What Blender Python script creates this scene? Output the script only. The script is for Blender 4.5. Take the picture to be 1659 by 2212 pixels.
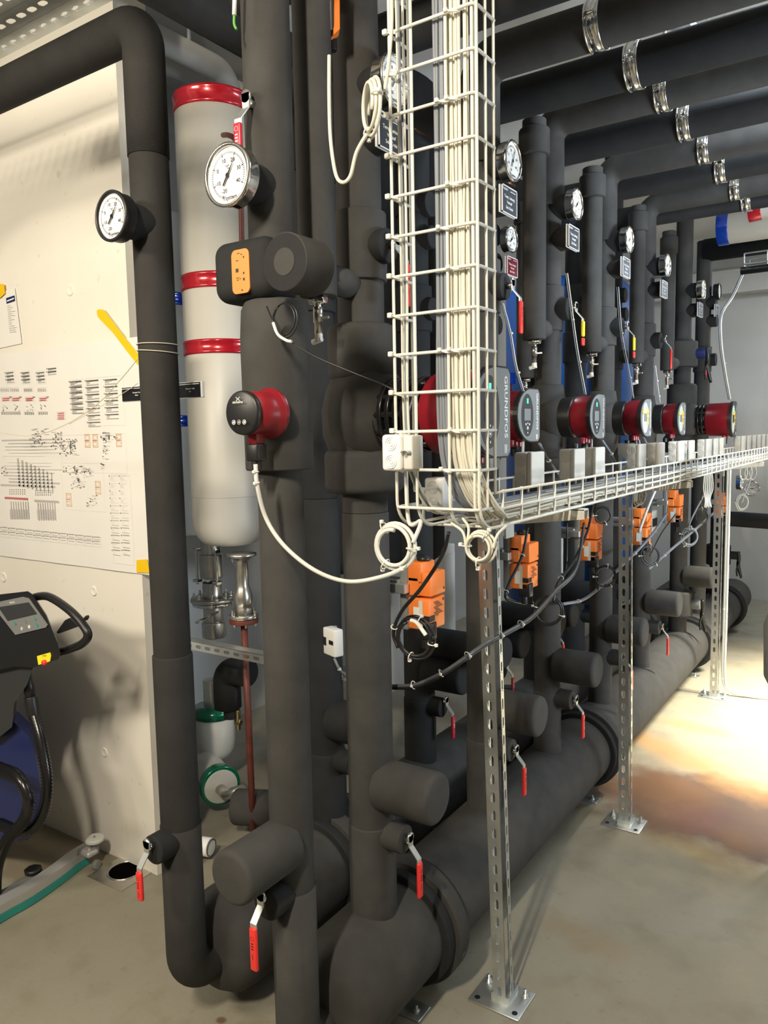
import bpy, bmesh, math, random
from mathutils import Vector, Matrix
from math import sin, cos, pi, radians, sqrt, atan2, hypot
random.seed(7)
S = bpy.context.scene
for o in list(bpy.data.objects): bpy.data.objects.remove(o)
COL = S.collection
# ------------------------------------------------------------------ camera
F = 1660.0; CX, CY = 829.5, 1106.0; H = 1.55
yaw, pitch, roll = radians(34.0), radians(5.75), radians(1.1)
fw = Vector((-sin(yaw)*cos(pitch), cos(yaw)*cos(pitch), -sin(pitch)))
rt0 = Vector((cos(yaw), sin(yaw), 0)); up0 = rt0.cross(fw)
rt = rt0*cos(roll)-up0*sin(roll); up = up0*cos(roll)+rt0*sin(roll)
CAM = Vector((0, 0, H))
cd = bpy.data.cameras.new('camera'); cam = bpy.data.objects.new('camera', cd); COL.objects.link(cam)
cd.sensor_fit = 'HORIZONTAL'; cd.sensor_width = 36; cd.lens = 36*F/1659; cd.clip_start = .02
cam.matrix_world = Matrix(((rt.x, up.x, -fw.x, 0), (rt.y, up.y, -fw.y, 0), (rt.z, up.z, -fw.z, H), (0, 0, 0, 1)))
S.camera = cam
def at(px, py, ax, v):
    """the point of the plane ax = v that the photograph shows at (px, py)"""
    d = fw*F+rt*(px-CX)-up*(py-CY); i = 'xyz'.index(ax)
    return CAM+d*((v-CAM[i])/d[i])
# ------------------------------------------------------------------ light
S.view_settings.view_transform = 'Standard'; S.view_settings.look = 'None'
S.view_settings.gamma = 1; S.view_settings.exposure = 0.4; S.view_settings.use_curve_mapping = False
W = bpy.data.worlds.new('world'); S.world = W; W.use_nodes = True
W.node_tree.nodes['Background'].inputs[0].default_value = (.78, .86, 1, 1)
W.node_tree.nodes['Background'].inputs[1].default_value = .10
def area(name, loc, target, sx, sy, power, col, spread=180):
    l = bpy.data.lights.new(name, 'AREA'); l.shape = 'RECTANGLE'; l.size = sx; l.size_y = sy
    l.energy = power; l.color = col; l.spread = radians(spread)
    o = bpy.data.objects.new(name, l); COL.objects.link(o); o.location = loc
    d = Vector(target)-Vector(loc); o.rotation_euler = d.to_track_quat('-Z', 'Y').to_euler()
    return o
WARM = (1, .88, .70); COOL = (.80, .90, 1)
LIGHTS = [
 ('lamp_near', (-.45, -.75, 2.95), (-.75, 2.2, .2), .08, .45, 64, WARM, 180),
 ('lamp_left', (-2.2, -.9, 2.45), (-2.4, 1.7, 1.5), .9, .25, 40, WARM, 180),
 ('lamp_aisle', (.55, 4.75, 2.6), (.05, 4.6, 0), .2, .9, 78, (1, .93, .76), 66),
 ('lamp_top', (.35, 2.95, 3.16), (.35, 2.95, 0), 1.5, .25, 45, COOL, 180),
 ('lamp_far', (.0, 6.5, 2.9), (-.5, 6.2, 0), .3, 1.0, 30, (.9, .95, 1), 180),
 ('fill_back', (-2.5, 4.2, 3.1), (-2.5, 3.6, 0), .2, .9, 9, (.95, .97, 1), 180),  # added fill that lifts the back wall and vessels, no fixture there
 ('fill_right', (1.9, 2.6, 1.3), (-1.0, 3.3, 2.1), .8, .5, 34, COOL, 100),  # added low fill aimed up at the pipes, not a room lamp
]
for a in LIGHTS: area(*a)
# ------------------------------------------------------------------ materials
MATS = {}
def mat(name, col, rough=.6, metal=0, noise=0, nscale=30, bump=0, bscale=200, spec=None, emit=0, trans=0, coat=0):
    if name in MATS: return MATS[name]
    m = bpy.data.materials.new(name); m.use_nodes = True; nt = m.node_tree; n = nt.nodes; L = nt.links
    b = n['Principled BSDF']; b.inputs['Base Color'].default_value = (*col, 1)
    b.inputs['Roughness'].default_value = rough; b.inputs['Metallic'].default_value = metal
    if spec is not None: b.inputs['Specular IOR Level'].default_value = spec
    if coat: b.inputs['Coat Weight'].default_value = coat; b.inputs['Coat Roughness'].default_value = .1
    if trans: b.inputs['Transmission Weight'].default_value = trans
    if emit: b.inputs['Emission Color'].default_value = (*col, 1); b.inputs['Emission Strength'].default_value = emit
    if noise or bump:
        tc = n.new('ShaderNodeTexCoord')
    if noise:
        t = n.new('ShaderNodeTexNoise'); t.inputs['Scale'].default_value = nscale; t.inputs['Detail'].default_value = 5
        L.new(tc.outputs['Object'], t.inputs['Vector'])
        r = n.new('ShaderNodeMapRange'); r.inputs['From Min'].default_value = .3; r.inputs['From Max'].default_value = .7
        r.inputs['To Min'].default_value = 1-noise; r.inputs['To Max'].default_value = 1+noise
        L.new(t.outputs['Fac'], r.inputs['Value'])
        mx = n.new('ShaderNodeMix'); mx.data_type = 'RGBA'; mx.blend_type = 'MULTIPLY'; mx.inputs['Factor'].default_value = 1
        mx.inputs['A'].default_value = (*col, 1); L.new(r.outputs['Result'], mx.inputs['B'])
        L.new(mx.outputs['Result'], b.inputs['Base Color'])
    if bump:
        t2 = n.new('ShaderNodeTexNoise'); t2.inputs['Scale'].default_value = bscale; t2.inputs['Detail'].default_value = 3
        L.new(tc.outputs['Object'], t2.inputs['Vector'])
        bp = n.new('ShaderNodeBump'); bp.inputs['Strength'].default_value = bump; bp.inputs['Distance'].default_value = .002
        L.new(t2.outputs['Fac'], bp.inputs['Height']); L.new(bp.outputs['Normal'], b.inputs['Normal'])
    MATS[name] = m; return m
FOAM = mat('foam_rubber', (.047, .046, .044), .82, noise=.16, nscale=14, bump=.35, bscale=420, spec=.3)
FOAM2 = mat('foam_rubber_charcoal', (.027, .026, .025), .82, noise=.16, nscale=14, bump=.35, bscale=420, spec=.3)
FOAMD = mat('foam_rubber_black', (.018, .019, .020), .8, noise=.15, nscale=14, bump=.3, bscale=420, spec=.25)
ZINC = mat('galvanised_steel', (.62, .65, .64), .36, .85, noise=.22, nscale=9, bump=.1, bscale=60)
STEEL = mat('stainless_steel', (.62, .60, .56), .28, .95, noise=.1, nscale=20)
CHROME = mat('chrome', (.8, .8, .78), .15, 1)
CREAM = mat('cream_coated_wire', (.68, .67, .60), .45, noise=.06, nscale=25)
CABLE = mat('cream_cable_sheath', (.64, .62, .53), .5, noise=.05, nscale=30)
CABLEW = mat('white_cable_sheath', (.66, .66, .62), .45)
CABLEG = mat('grey_cable_sheath', (.17, .19, .22), .5)
CABLEK = mat('black_cable_sheath', (.012, .012, .014), .35)
TIE = mat('white_nylon', (.74, .73, .66), .4)
RED = mat('red_grip_vinyl', (.80, .035, .03), .32)
DRED = mat('dark_red_grip', (.45, .02, .04), .35)
PUMPR = mat('red_pump_paint', (.22, .008, .016), .33)
YEL = mat('yellow_grip', (.85, .62, .02), .35)
BLKP = mat('black_plastic', (.012, .012, .013), .4)
BLKG = mat('black_gloss_paint', (.010, .010, .011), .22)
GREYP = mat('grey_plastic', (.20, .21, .21), .42)
LGREY = mat('light_grey_plastic', (.62, .62, .58), .45)
DGREY = mat('dark_grey_plastic', (.035, .037, .04), .45)
ORANGE = mat('orange_plastic', (.86, .22, .04), .42)
LABELO = mat('orange_label', (.85, .20, .012), .4)
JACKET = mat('white_pvc_jacket', (.50, .49, .45), .42, noise=.03, nscale=4)
FOILR = mat('red_foil_band', (.42, .008, .02), .22, .25, coat=.6)
FOILB = mat('blue_foil_band', (.005, .05, .42), .22, .25, coat=.6)
FOILG = mat('green_foil_band', (.0, .13, .06), .2, .2, coat=.6)
WHITE = mat('white_plastic', (.80, .80, .78), .4)
INKW = mat('white_ink', (.85, .85, .85), .5)
INKK = mat('black_ink', (.02, .02, .02), .6)
INKG = mat('grey_ink', (.42, .41, .40), .7)
INKR = mat('red_ink', (.55, .12, .14), .6)
INKO = mat('orange_ink', (.80, .42, .12), .6)
PAPER = mat('white_paper', (.78, .77, .74), .8, noise=.03, nscale=3, bump=.4, bscale=5)
TAPE = mat('yellow_tape', (.85, .55, .01), .4)
RUST = mat('red_brown_primer', (.13, .030, .020), .5, noise=.3, nscale=18)
BRASS = mat('brass', (.70, .56, .30), .25, 1)
COPPER = mat('copper', (.75, .34, .18), .25, 1)
BLUE = mat('blue_tank_paint', (.010, .08, .33), .4)
NAVY = mat('navy_plastic', (.012, .022, .11), .4)
TEAL = mat('teal_rubber', (.03, .30, .27), .5)
ALU = mat('brushed_aluminium', (.60, .60, .60), .4, .6)
SIGN = mat('charcoal_sign', (.05, .055, .065), .35)
SIGNK = mat('black_sign', (.010, .010, .011), .3)
SIGNR = mat('dark_red_sign', (.16, .012, .02), .35)
CLEAR = mat('frosted_acrylic', (.75, .76, .78), .25)
BOXL = mat('beige_box_plastic', (.60, .58, .52), .45)
LED = mat('green_led', (.05, .9, .35), .5, emit=2.5)
STRING = mat('cream_string', (.62, .56, .42), .8)
GWALL = mat('grey_wall_paint', (.50, .51, .50), .75, noise=.05, nscale=3, bump=.2, bscale=60)
CEIL = mat('ceiling_paint', (.62, .62, .60), .8, noise=.04, nscale=2)
DUCT = mat('grey_drain_pipe', (.50, .50, .48), .5)
def wall_material():
    m = bpy.data.materials.new('scuffed_white_plaster'); m.use_nodes = True; n = m.node_tree.nodes; L = m.node_tree.links
    b = n['Principled BSDF']; b.inputs['Roughness'].default_value = .75
    g = n.new('ShaderNodeNewGeometry')
    def noise(sc, d=6, stretch=None):
        t = n.new('ShaderNodeTexNoise'); t.inputs['Scale'].default_value = sc; t.inputs['Detail'].default_value = d
        if stretch:
            mp = n.new('ShaderNodeMapping'); mp.inputs['Scale'].default_value = stretch; L.new(g.outputs['Position'], mp.inputs['Vector']); L.new(mp.outputs['Vector'], t.inputs['Vector'])
        else: L.new(g.outputs['Position'], t.inputs['Vector'])
        return t.outputs['Fac']
    def ramp(f, a, bb, ca, cb):
        r = n.new('ShaderNodeValToRGB'); r.color_ramp.elements[0].position = a; r.color_ramp.elements[1].position = bb
        r.color_ramp.elements[0].color = (*ca, 1); r.color_ramp.elements[1].color = (*cb, 1); L.new(f, r.inputs['Fac']); return r.outputs['Color']
    def mul(a, bb):
        x = n.new('ShaderNodeMix'); x.data_type = 'RGBA'; x.blend_type = 'MULTIPLY'; x.inputs['Factor'].default_value = 1
        L.new(a, x.inputs['A']); L.new(bb, x.inputs['B']); return x.outputs['Result']
    c = ramp(noise(1.3), .35, .7, (.76, .73, .66), (.84, .81, .73))
    c = mul(c, ramp(noise(26, 8), .28, .34, (.86, .83, .76), (1, 1, 1)))
    c = mul(c, ramp(noise(5, 4, (1, 1, .25)), .66, .74, (1, 1, 1), (.90, .86, .78)))
    L.new(c, b.inputs['Base Color'])
    bp = n.new('ShaderNodeBump'); bp.inputs['Strength'].default_value = .25; bp.inputs['Distance'].default_value = .004
    L.new(noise(9, 5), bp.inputs['Height']); L.new(bp.outputs['Normal'], b.inputs['Normal'])
    return m
PLASTER = wall_material()
def floor_material():
    m = bpy.data.materials.new('stained_concrete'); m.use_nodes = True; nt = m.node_tree; n = nt.nodes; L = nt.links
    b = n['Principled BSDF']; b.inputs['Roughness'].default_value = .55
    g = n.new('ShaderNodeNewGeometry')
    def noise(sc, d=6, off=0, stretch=(1, 1, 1)):
        mp = n.new('ShaderNodeMapping'); mp.inputs['Location'].default_value = (off, off*.7, 0); mp.inputs['Scale'].default_value = stretch
        L.new(g.outputs['Position'], mp.inputs['Vector'])
        t = n.new('ShaderNodeTexNoise'); t.inputs['Scale'].default_value = sc; t.inputs['Detail'].default_value = d
        L.new(mp.outputs['Vector'], t.inputs['Vector']); return t.outputs['Fac']
    def mr(f, a, bb, c=0, d=1):
        r = n.new('ShaderNodeMapRange'); r.inputs['From Min'].default_value = a; r.inputs['From Max'].default_value = bb
        r.inputs['To Min'].default_value = c; r.inputs['To Max'].default_value = d; L.new(f, r.inputs['Value']); return r.outputs['Result']
    def math_(op, a, bb=None, v=None):
        x = n.new('ShaderNodeMath'); x.operation = op; L.new(a, x.inputs[0])
        if bb is not None: L.new(bb, x.inputs[1])
        elif v is not None: x.inputs[1].default_value = v
        return x.outputs[0]
    def blob(cx, cy, rx, ry, ang, soft=.35, wob=.5, off=0):
        # patch of a given place and size with a ragged edge
        mp = n.new('ShaderNodeMapping'); mp.vector_type = 'TEXTURE'
        mp.inputs['Location'].default_value = (cx, cy, 0); mp.inputs['Rotation'].default_value = (0, 0, ang); mp.inputs['Scale'].default_value = (rx, ry, 1)
        L.new(g.outputs['Position'], mp.inputs['Vector'])
        ln = n.new('ShaderNodeVectorMath'); ln.operation = 'LENGTH'; L.new(mp.outputs['Vector'], ln.inputs[0])
        d = math_('ADD', ln.outputs['Value'], math_('MULTIPLY', mr(noise(5, 6, off), .3, .7, -1, 1), v=wob))
        return mr(d, 1+soft, 1-soft, 0, 1)
    def mix(fac, a, bb, amt=1.0):
        x = n.new('ShaderNodeMix'); x.data_type = 'RGBA'
        L.new(math_('MULTIPLY', fac, v=amt), x.inputs['Factor'])
        if isinstance(a, tuple): x.inputs['A'].default_value = (*a, 1)
        else: L.new(a, x.inputs['A'])
        x.inputs['B'].default_value = (*bb, 1); return x.outputs['Result']
    c = mix(mr(noise(1.6, 7), .35, .65), (.238, .218, .162), (.292, .276, .218))
    c = mix(mr(noise(7, 8, 3), .52, .68), c, (.19, .16, .115), .45)
    c = mix(mr(noise(34, 6, 5), .60, .72), c, (.15, .13, .10), .25)
    P = lambda px, py: at(px, py, 'z', 0)
    p = P(1420, 1500); c = mix(blob(-.2, 4.3, .75, 1.5, 0, .3, .3, 1), c, (.36, .305, .205), .8)  # pool of aisle light put into the floor colour, paler and yellower
    p = P(1560, 1760); c = mix(blob(p.x, p.y, .55, .32, -.15, .25, .35, 7), c, (.105, .052, .036), .9)
    p = P(1440, 1720); c = mix(blob(p.x, p.y, .30, .16, -.6, .5, .6, 9), c, (.20, .10, .045), .7)
    p = P(1510, 1770); c = mix(blob(p.x, p.y, .12, .10, 0, .5, .8, 12), c, (.13, .05, .05), .6)
    p = P(1480, 1640); c = mix(blob(p.x, p.y, .50, .09, -.55, .6, .5, 15), c, (.45, .23, .065), .6)
    p = P(1500, 1570); c = mix(blob(p.x, p.y, .16, .06, -.2, .6, .5, 17), c, (.45, .25, .08), .5)
    p = P(1520, 1850); c = mix(blob(p.x, p.y, .16, .06, -.3, .7, .6, 19), c, (.33, .25, .10), .5)
    p = P(1250, 2020); c = mix(blob(p.x, p.y, .12, .05, -.3, .7, .9, 21), c, (.27, .19, .09), .4)
    p = P(130, 1820); c = mix(blob(p.x, p.y, .28, .22, .1, .12, .35, 23), c, (.20, .17, .115), .8)
    p = P(60, 1790); c = mix(blob(p.x, p.y-.02, .35, .05, .0, .4, .4, 25), c, (.50, .44, .31), .5)
    p = P(478, 2204); c = mix(blob(p.x, p.y, .015, .012, .1, .3, .4, 27), c, (.12, .05, .035), .8)
    L.new(c, b.inputs['Base Color'])
    L.new(mr(noise(3, 5, 8), .3, .7, .42, .7), b.inputs['Roughness'])
    bp = n.new('ShaderNodeBump'); bp.inputs['Strength'].default_value = .25; bp.inputs['Distance'].default_value = .003
    L.new(noise(60, 6, 2), bp.inputs['Height']); L.new(bp.outputs['Normal'], b.inputs['Normal'])
    return m
CONC = floor_material()
# ------------------------------------------------------------------ mesh builder
X, Y, Z = Vector((1, 0, 0)), Vector((0, 1, 0)), Vector((0, 0, 1))
V = Vector
def frame(d):
    d = d.normalized(); a = Z if abs(d.z) < .9 else X
    u = d.cross(a).normalized(); return u, d.cross(u).normalized()
class MB:
    def __init__(s): s.v = []; s.f = []; s.sm = []
    def add(s, vs, fs, smooth=False):
        o = len(s.v); s.v += [V(p) for p in vs]; s.f += [[i+o for i in f] for f in fs]; s.sm += [smooth]*len(fs); return s
    def box(s, a, b):
        a, b = V(a), V(b); lo = [min(a[i], b[i]) for i in range(3)]; hi = [max(a[i], b[i]) for i in range(3)]
        vs = [(x, y, z) for x in (lo[0], hi[0]) for y in (lo[1], hi[1]) for z in (lo[2], hi[2])]
        return s.add(vs, [(0, 1, 3, 2), (4, 6, 7, 5), (0, 4, 5, 1), (2, 3, 7, 6), (0, 2, 6, 4), (1, 5, 7, 3)])
    def rbox(s, a, b, r=.004, n=3):
        """box with rounded edges"""
        a, b = V(a), V(b); lo = V([min(a[i], b[i]) for i in range(3)]); hi = V([max(a[i], b[i]) for i in range(3)])
        bm = bmesh.new(); bmesh.ops.create_cube(bm, size=1)
        for v in bm.verts: v.co = V([lo[i]+(hi[i]-lo[i])*(v.co[i]+.5) for i in range(3)])
        r = min(r, min(hi-lo)*.49)
        bmesh.ops.bevel(bm, geom=bm.edges[:], offset=r, segments=n, profile=.5, affect='EDGES')
        bm.verts.index_update(); s.add([v.co.copy() for v in bm.verts], [[v.index for v in f.verts] for f in bm.faces], n > 1); bm.free(); return s
    def sweep(s, pts, r, n=16, caps=True, smooth=True, closed=False):
        """tube along a polyline; r a number or one radius per point"""
        pts = [V(p) for p in pts]; N = len(pts); R = r if isinstance(r, (list, tuple)) else [r]*N
        T = []
        for i in range(N):
            if closed: d = pts[(i+1) % N]-pts[i-1]
            else: d = pts[min(i+1, N-1)]-pts[max(i-1, 0)]
            if d.length < 1e-9: d = T[-1] if T else Z
            T.append(d.normalized())
        u, w = frame(T[0]); vs = []; fs = []
        for i in range(N):
            if i:
                ax = T[i-1].cross(T[i])
                if ax.length > 1e-7:
                    q = Matrix.Rotation(T[i-1].angle(T[i]), 3, ax.normalized()); u = q @ u; w = q @ w
            for k in range(n):
                a = 2*pi*k/n; vs.append(pts[i]+(u*cos(a)+w*sin(a))*R[i])
        for i in range(N if closed else N-1):
            j = (i+1) % N
            for k in range(n): fs.append((i*n+k, i*n+(k+1) % n, j*n+(k+1) % n, j*n+k))
        s.add(vs, fs, smooth)
        if caps and not closed:
            o = len(s.v)-len(vs)
            s.f.append([o+k for k in range(n)][::-1]); s.sm.append(False)
            s.f.append([o+(N-1)*n+k for k in range(n)]); s.sm.append(False)
        return s
    def lathe(s, o, d, prof, n=32, smooth=True):
        """prof = [(distance along d, radius)...]; sharp profile corners are kept by doubling"""
        o = V(o); d = V(d).normalized(); u, w = frame(d)
        for i in range(len(prof)-1):
            (t0, r0), (t1, r1) = prof[i], prof[i+1]
            vs = []
            for t, r in ((t0, r0), (t1, r1)):
                for k in range(n):
                    a = 2*pi*k/n; vs.append(o+d*t+(u*cos(a)+w*sin(a))*max(r, 1e-5))
            s.add(vs, [(k, (k+1) % n, n+(k+1) % n, n+k) for k in range(n)], smooth)
        return s
    def cyl(s, a, b, r, bev=None, n=32):
        """cylinder with softened rims"""
        a, b = V(a), V(b); Ln = (b-a).length; e = min(bev if bev is not None else r*.12, Ln*.45, r*.9)
        pr = [(0, 0), (0, r-e)]
        for k in range(1, 5): t = k/4*pi/2; pr.append((e-e*cos(t), r-e+e*sin(t)))
        for k in range(0, 5): t = k/4*pi/2; pr.append((Ln-e+e*sin(t), r-e+e*cos(t)))
        pr.append((Ln, 0)); return s.rings(a, b-a, pr, n)
    def rings(s, o, d, prof, n=32):
        """lathe sharing rings, smooth shading, ends closed by the profile"""
        o = V(o); d = V(d).normalized(); u, w = frame(d); vs = []; fs = []
        for t, r in prof:
            for k in range(n):
                a = 2*pi*k/n; vs.append(o+d*t+(u*cos(a)+w*sin(a))*max(r, 1e-5))
        for i in range(len(prof)-1):
            for k in range(n): fs.append((i*n+k, i*n+(k+1) % n, (i+1)*n+(k+1) % n, (i+1)*n+k))
        return s.add(vs, fs, True)
    def prism(s, pts, d):
        """polygon extruded by vector d"""
        pts = [V(p) for p in pts]; n = len(pts); d = V(d)
        return s.add(pts+[p+d for p in pts], [list(range(n))[::-1], [n+i for i in range(n)]]+[(i, (i+1) % n, n+(i+1) % n, n+i) for i in range(n)])
    def quad(s, a, b, c, d): return s.add([a, b, c, d], [(0, 1, 2, 3)])
    def disc(s, o, d, r, n=24):
        u, w = frame(V(d)); return s.add([V(o)+(u*cos(2*pi*k/n)+w*sin(2*pi*k/n))*r for k in range(n)], [list(range(n))])
    def torus(s, o, d, R, r, n=32, m=10, a0=0, a1=2*pi):
        u, w = frame(V(d)); full = abs(a1-a0-2*pi) < 1e-6; K = n if full else n+1
        pts = [V(o)+(u*cos(a0+(a1-a0)*k/n)+w*sin(a0+(a1-a0)*k/n))*R for k in range(K)]
        return s.sweep(pts, r, m, closed=full)
    def tf(s, M):
        s.v = [M @ p for p in s.v]; return s
    def build(s, name, m, parent=None, world=False, label=None):
        me = bpy.data.meshes.new(name)
        vs = s.v
        if world and parent is not None: Mi = xf(parent).inverted(); vs = [Mi @ p for p in vs]
        me.from_pydata([tuple(p) for p in vs], [], s.f); me.polygons.foreach_set('use_smooth', s.sm); me.update()
        bm = bmesh.new(); bm.from_mesh(me); bmesh.ops.remove_doubles(bm, verts=bm.verts, dist=1e-6); bmesh.ops.recalc_face_normals(bm, faces=bm.faces); bm.to_mesh(me); bm.free()
        me.materials.append(m); o = bpy.data.objects.new(name, me); COL.objects.link(o)
        if parent is not None: o.parent = parent
        if label: o['label'] = label
        return o
def xf(o):
    M = Matrix.Translation(o.location) @ o.rotation_euler.to_matrix().to_4x4()
    return xf(o.parent) @ M if o.parent else M
def thing(name, label, cat, loc=(0, 0, 0), rz=0, group=None):
    o = bpy.data.objects.new(name, None); COL.objects.link(o); o.empty_display_size = .05
    o.location = loc; o.rotation_euler = (0, 0, rz); return tag(o, label, cat, group)
def tag(o, label, cat, group=None, kind=None):
    o['label'] = label; o['category'] = cat
    if group: o['group'] = group
    if kind: o['kind'] = kind
    return o
def struct(name, mb, m, label, cat):
    o = mb.build(name, m); o['kind'] = 'structure'; o['label'] = label; o['category'] = cat; return o
def fillet(pts, r, n=8):
    pts = [V(p) for p in pts]; out = [pts[0]]
    for i in range(1, len(pts)-1):
        a, b, c = pts[i-1], pts[i], pts[i+1]; d1 = (a-b).normalized(); d2 = (c-b).normalized()
        ang = d1.angle(d2)
        if ang > pi-.01: out.append(b); continue
        t = min(r/math.tan(ang/2), (a-b).length*.48, (c-b).length*.48); rr = t*math.tan(ang/2)
        cen = b+(d1+d2).normalized()*(rr/sin(ang/2)); s = b+d1*t-cen; e = b+d2*t-cen
        th = s.angle(e)
        for k in range(n+1): out.append(cen+(s*sin((1-k/n)*th)+e*sin(k/n*th))/sin(th))
    out.append(pts[-1]); return out
def spline(pts, n=8):
    pts = [V(p) for p in pts]; out = []
    P = [pts[0]*2-pts[1]]+pts+[pts[-1]*2-pts[-2]]
    for i in range(1, len(P)-2):
        for k in range(n):
            t = k/n; a, b, c, d = P[i-1], P[i], P[i+1], P[i+2]
            out.append(.5*((2*b)+(c-a)*t+(2*a-5*b+4*c-d)*t*t+(3*b-a-3*c+d)*t**3))
    out.append(pts[-1]); return out
TXT = {}
def text(mb, s, size, o, u, v, align='CENTER', lift=0, squash=1):
    """lettering as mesh: u reading direction, v letter-up direction"""
    if (s, align) not in TXT:
        c = bpy.data.curves.new('t', 'FONT'); c.body = s; c.size = 1; c.align_x = align; c.align_y = 'CENTER'; c.resolution_u = 2; c.offset = .012
        ob = bpy.data.objects.new('t', c); COL.objects.link(ob); dg = bpy.context.evaluated_depsgraph_get(); dg.update()
        me = bpy.data.meshes.new_from_object(ob.evaluated_get(dg)); TXT[(s, align)] = ([p.co.copy() for p in me.vertices], [list(p.vertices) for p in me.polygons])
        bpy.data.objects.remove(ob); bpy.data.meshes.remove(me)
    vs, fs = TXT[(s, align)]; o, u, v = V(o), V(u), V(v); nrm = u.cross(v)
    return mb.add([o+u*p.x*size*squash+v*p.y*size+nrm*lift for p in vs], fs)
# ------------------------------------------------------------------ the setting
WY = 1.69; WX = -2.145; BX = -3.02; FY = 7.55; CZ = 3.25
struct('floor', MB().box((-6, -3, -.1), (4.5, FY+.2, 0)), CONC, 'worn beige concrete floor with rust stains', 'floor')
struct('ceiling', MB().box((-6, -3, CZ), (4.5, FY+.2, CZ+.15)), CEIL, 'pale painted ceiling above the pipes', 'ceiling')
wl = MB().box((-6, WY, 0), (WX, WY+.13, CZ))
struct('wall_left', wl, PLASTER, 'scuffed cream wall that carries the taped drawing', 'wall')
struct('wall_back', MB().box((BX-.15, WY+.13, 0), (BX, FY+.1, CZ)), GWALL, 'light grey wall behind the white vessels', 'wall')
fwm = MB().box((BX, FY, 0), (4.5, FY+.15, CZ))
struct('wall_far', fwm, GWALL, 'grey wall at the far end of the plant room', 'wall')
struct('wall_right', MB().box((2.6, -3, 0), (2.75, FY, CZ)), PLASTER, 'wall across the aisle', 'wall')
struct('wall_rear', MB().box((-6, -3.1, 0), (4.5, -3, CZ)), PLASTER, 'wall behind the photographer', 'wall')
struct('trim_1', MB().box((BX, FY-.16, 2.72), (4.5, FY, 2.92)), GWALL, 'grey beam under the ceiling on the far wall', 'beam')
# plaster plugs in the wall
for i, (px, py, r) in enumerate(((152, 627, .020), (203, 1277, .018), (226, 1625, .018), (8, 1247, .020))):
    p = at(px, py, 'y', WY)
    m = MB().rings((p.x, p.y+.002, p.z), -Y, [(0, r), (.004, r), (.006, r*.82), (.004, r*.62), (.003, r*.3), (.003, 0)], 24)
    tag(m.build('wall_plug', PLASTER), ['round cream wall plug above the long yellow tape', 'round wall plug just above the scrubber handle', 'dented wall plug on the lower wall right of the scrubber', 'round wall plug cut by the left edge under the big drawing'][i], 'wall plug', 'round plugs in the cream wall')

# ------------------------------------------------------------------ small reusable things (local +X is the front)
def dial_thermometer(name_label, loc, rz, r=.055, val=21.5, ring=CHROME, stub=True, group=None):
    t = thing('dial_thermometer', name_label, 'thermometer', loc, rz, group)
    MB().rings((-.028, 0, 0), X, [(0, 0), (0, r*.97), (.004, r), (.024, r), (.028, r*1.05), (.034, r*1.05), (.036, r*1.0), (.035, r*.93), (.028, r*.92)], 40).build('case', ring, t)
    df = MB().disc((.001, 0, 0), X, r*.925, 40).build('dial_face', WHITE, t)
    ink = MB(); e = .0018
    for k in range(61):
        a = radians(-112-46*1+46*6/60*k-0); a = radians(-158+276/60*k)
        r0 = r*(.70 if k % 10 else .66); w = .0005 if k % 10 else .0009
        dy, dz = sin(a), cos(a); p0 = V((e, dy*r0, dz*r0)); p1 = V((e, dy*r*.77, dz*r*.77)); q = V((0, dz, -dy))*w
        ink.quad(p0-q, p1-q, p1+q, p0+q)
    for k, s in enumerate(('-20', '-10', '0', '10', '20', '30', '40')):
        a = radians(-158+46*k); text(ink, s, r*.19, (e, sin(a)*r*.52, cos(a)*r*.52), Y, Z)
    text(ink, '°C', r*.17, (e, -.02*r, .27*r), Y, Z)
    text(ink, 'Ysystem', r*.2, (e, .05*r, -.72*r), Y, Z)
    ink.build('dial_print', INKK, df)
    a = radians(-158+46*(val+20)/10); d = V((0, sin(a), cos(a))); q = V((0, cos(a), -sin(a)))
    pm = MB().add([V((.004, 0, 0))+d*r*.8, V((.004, 0, 0))+q*.0022, V((.004, 0, 0))-d*r*.38+q*.0018, V((.004, 0, 0))-d*r*.38-q*.0018, V((.004, 0, 0))-q*.0022], [(0, 1, 2, 3, 4)])
    pm.disc((.0045, 0, 0), X, .0045, 12); pm.build('pointer', BLKG, df)
    return t
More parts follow.
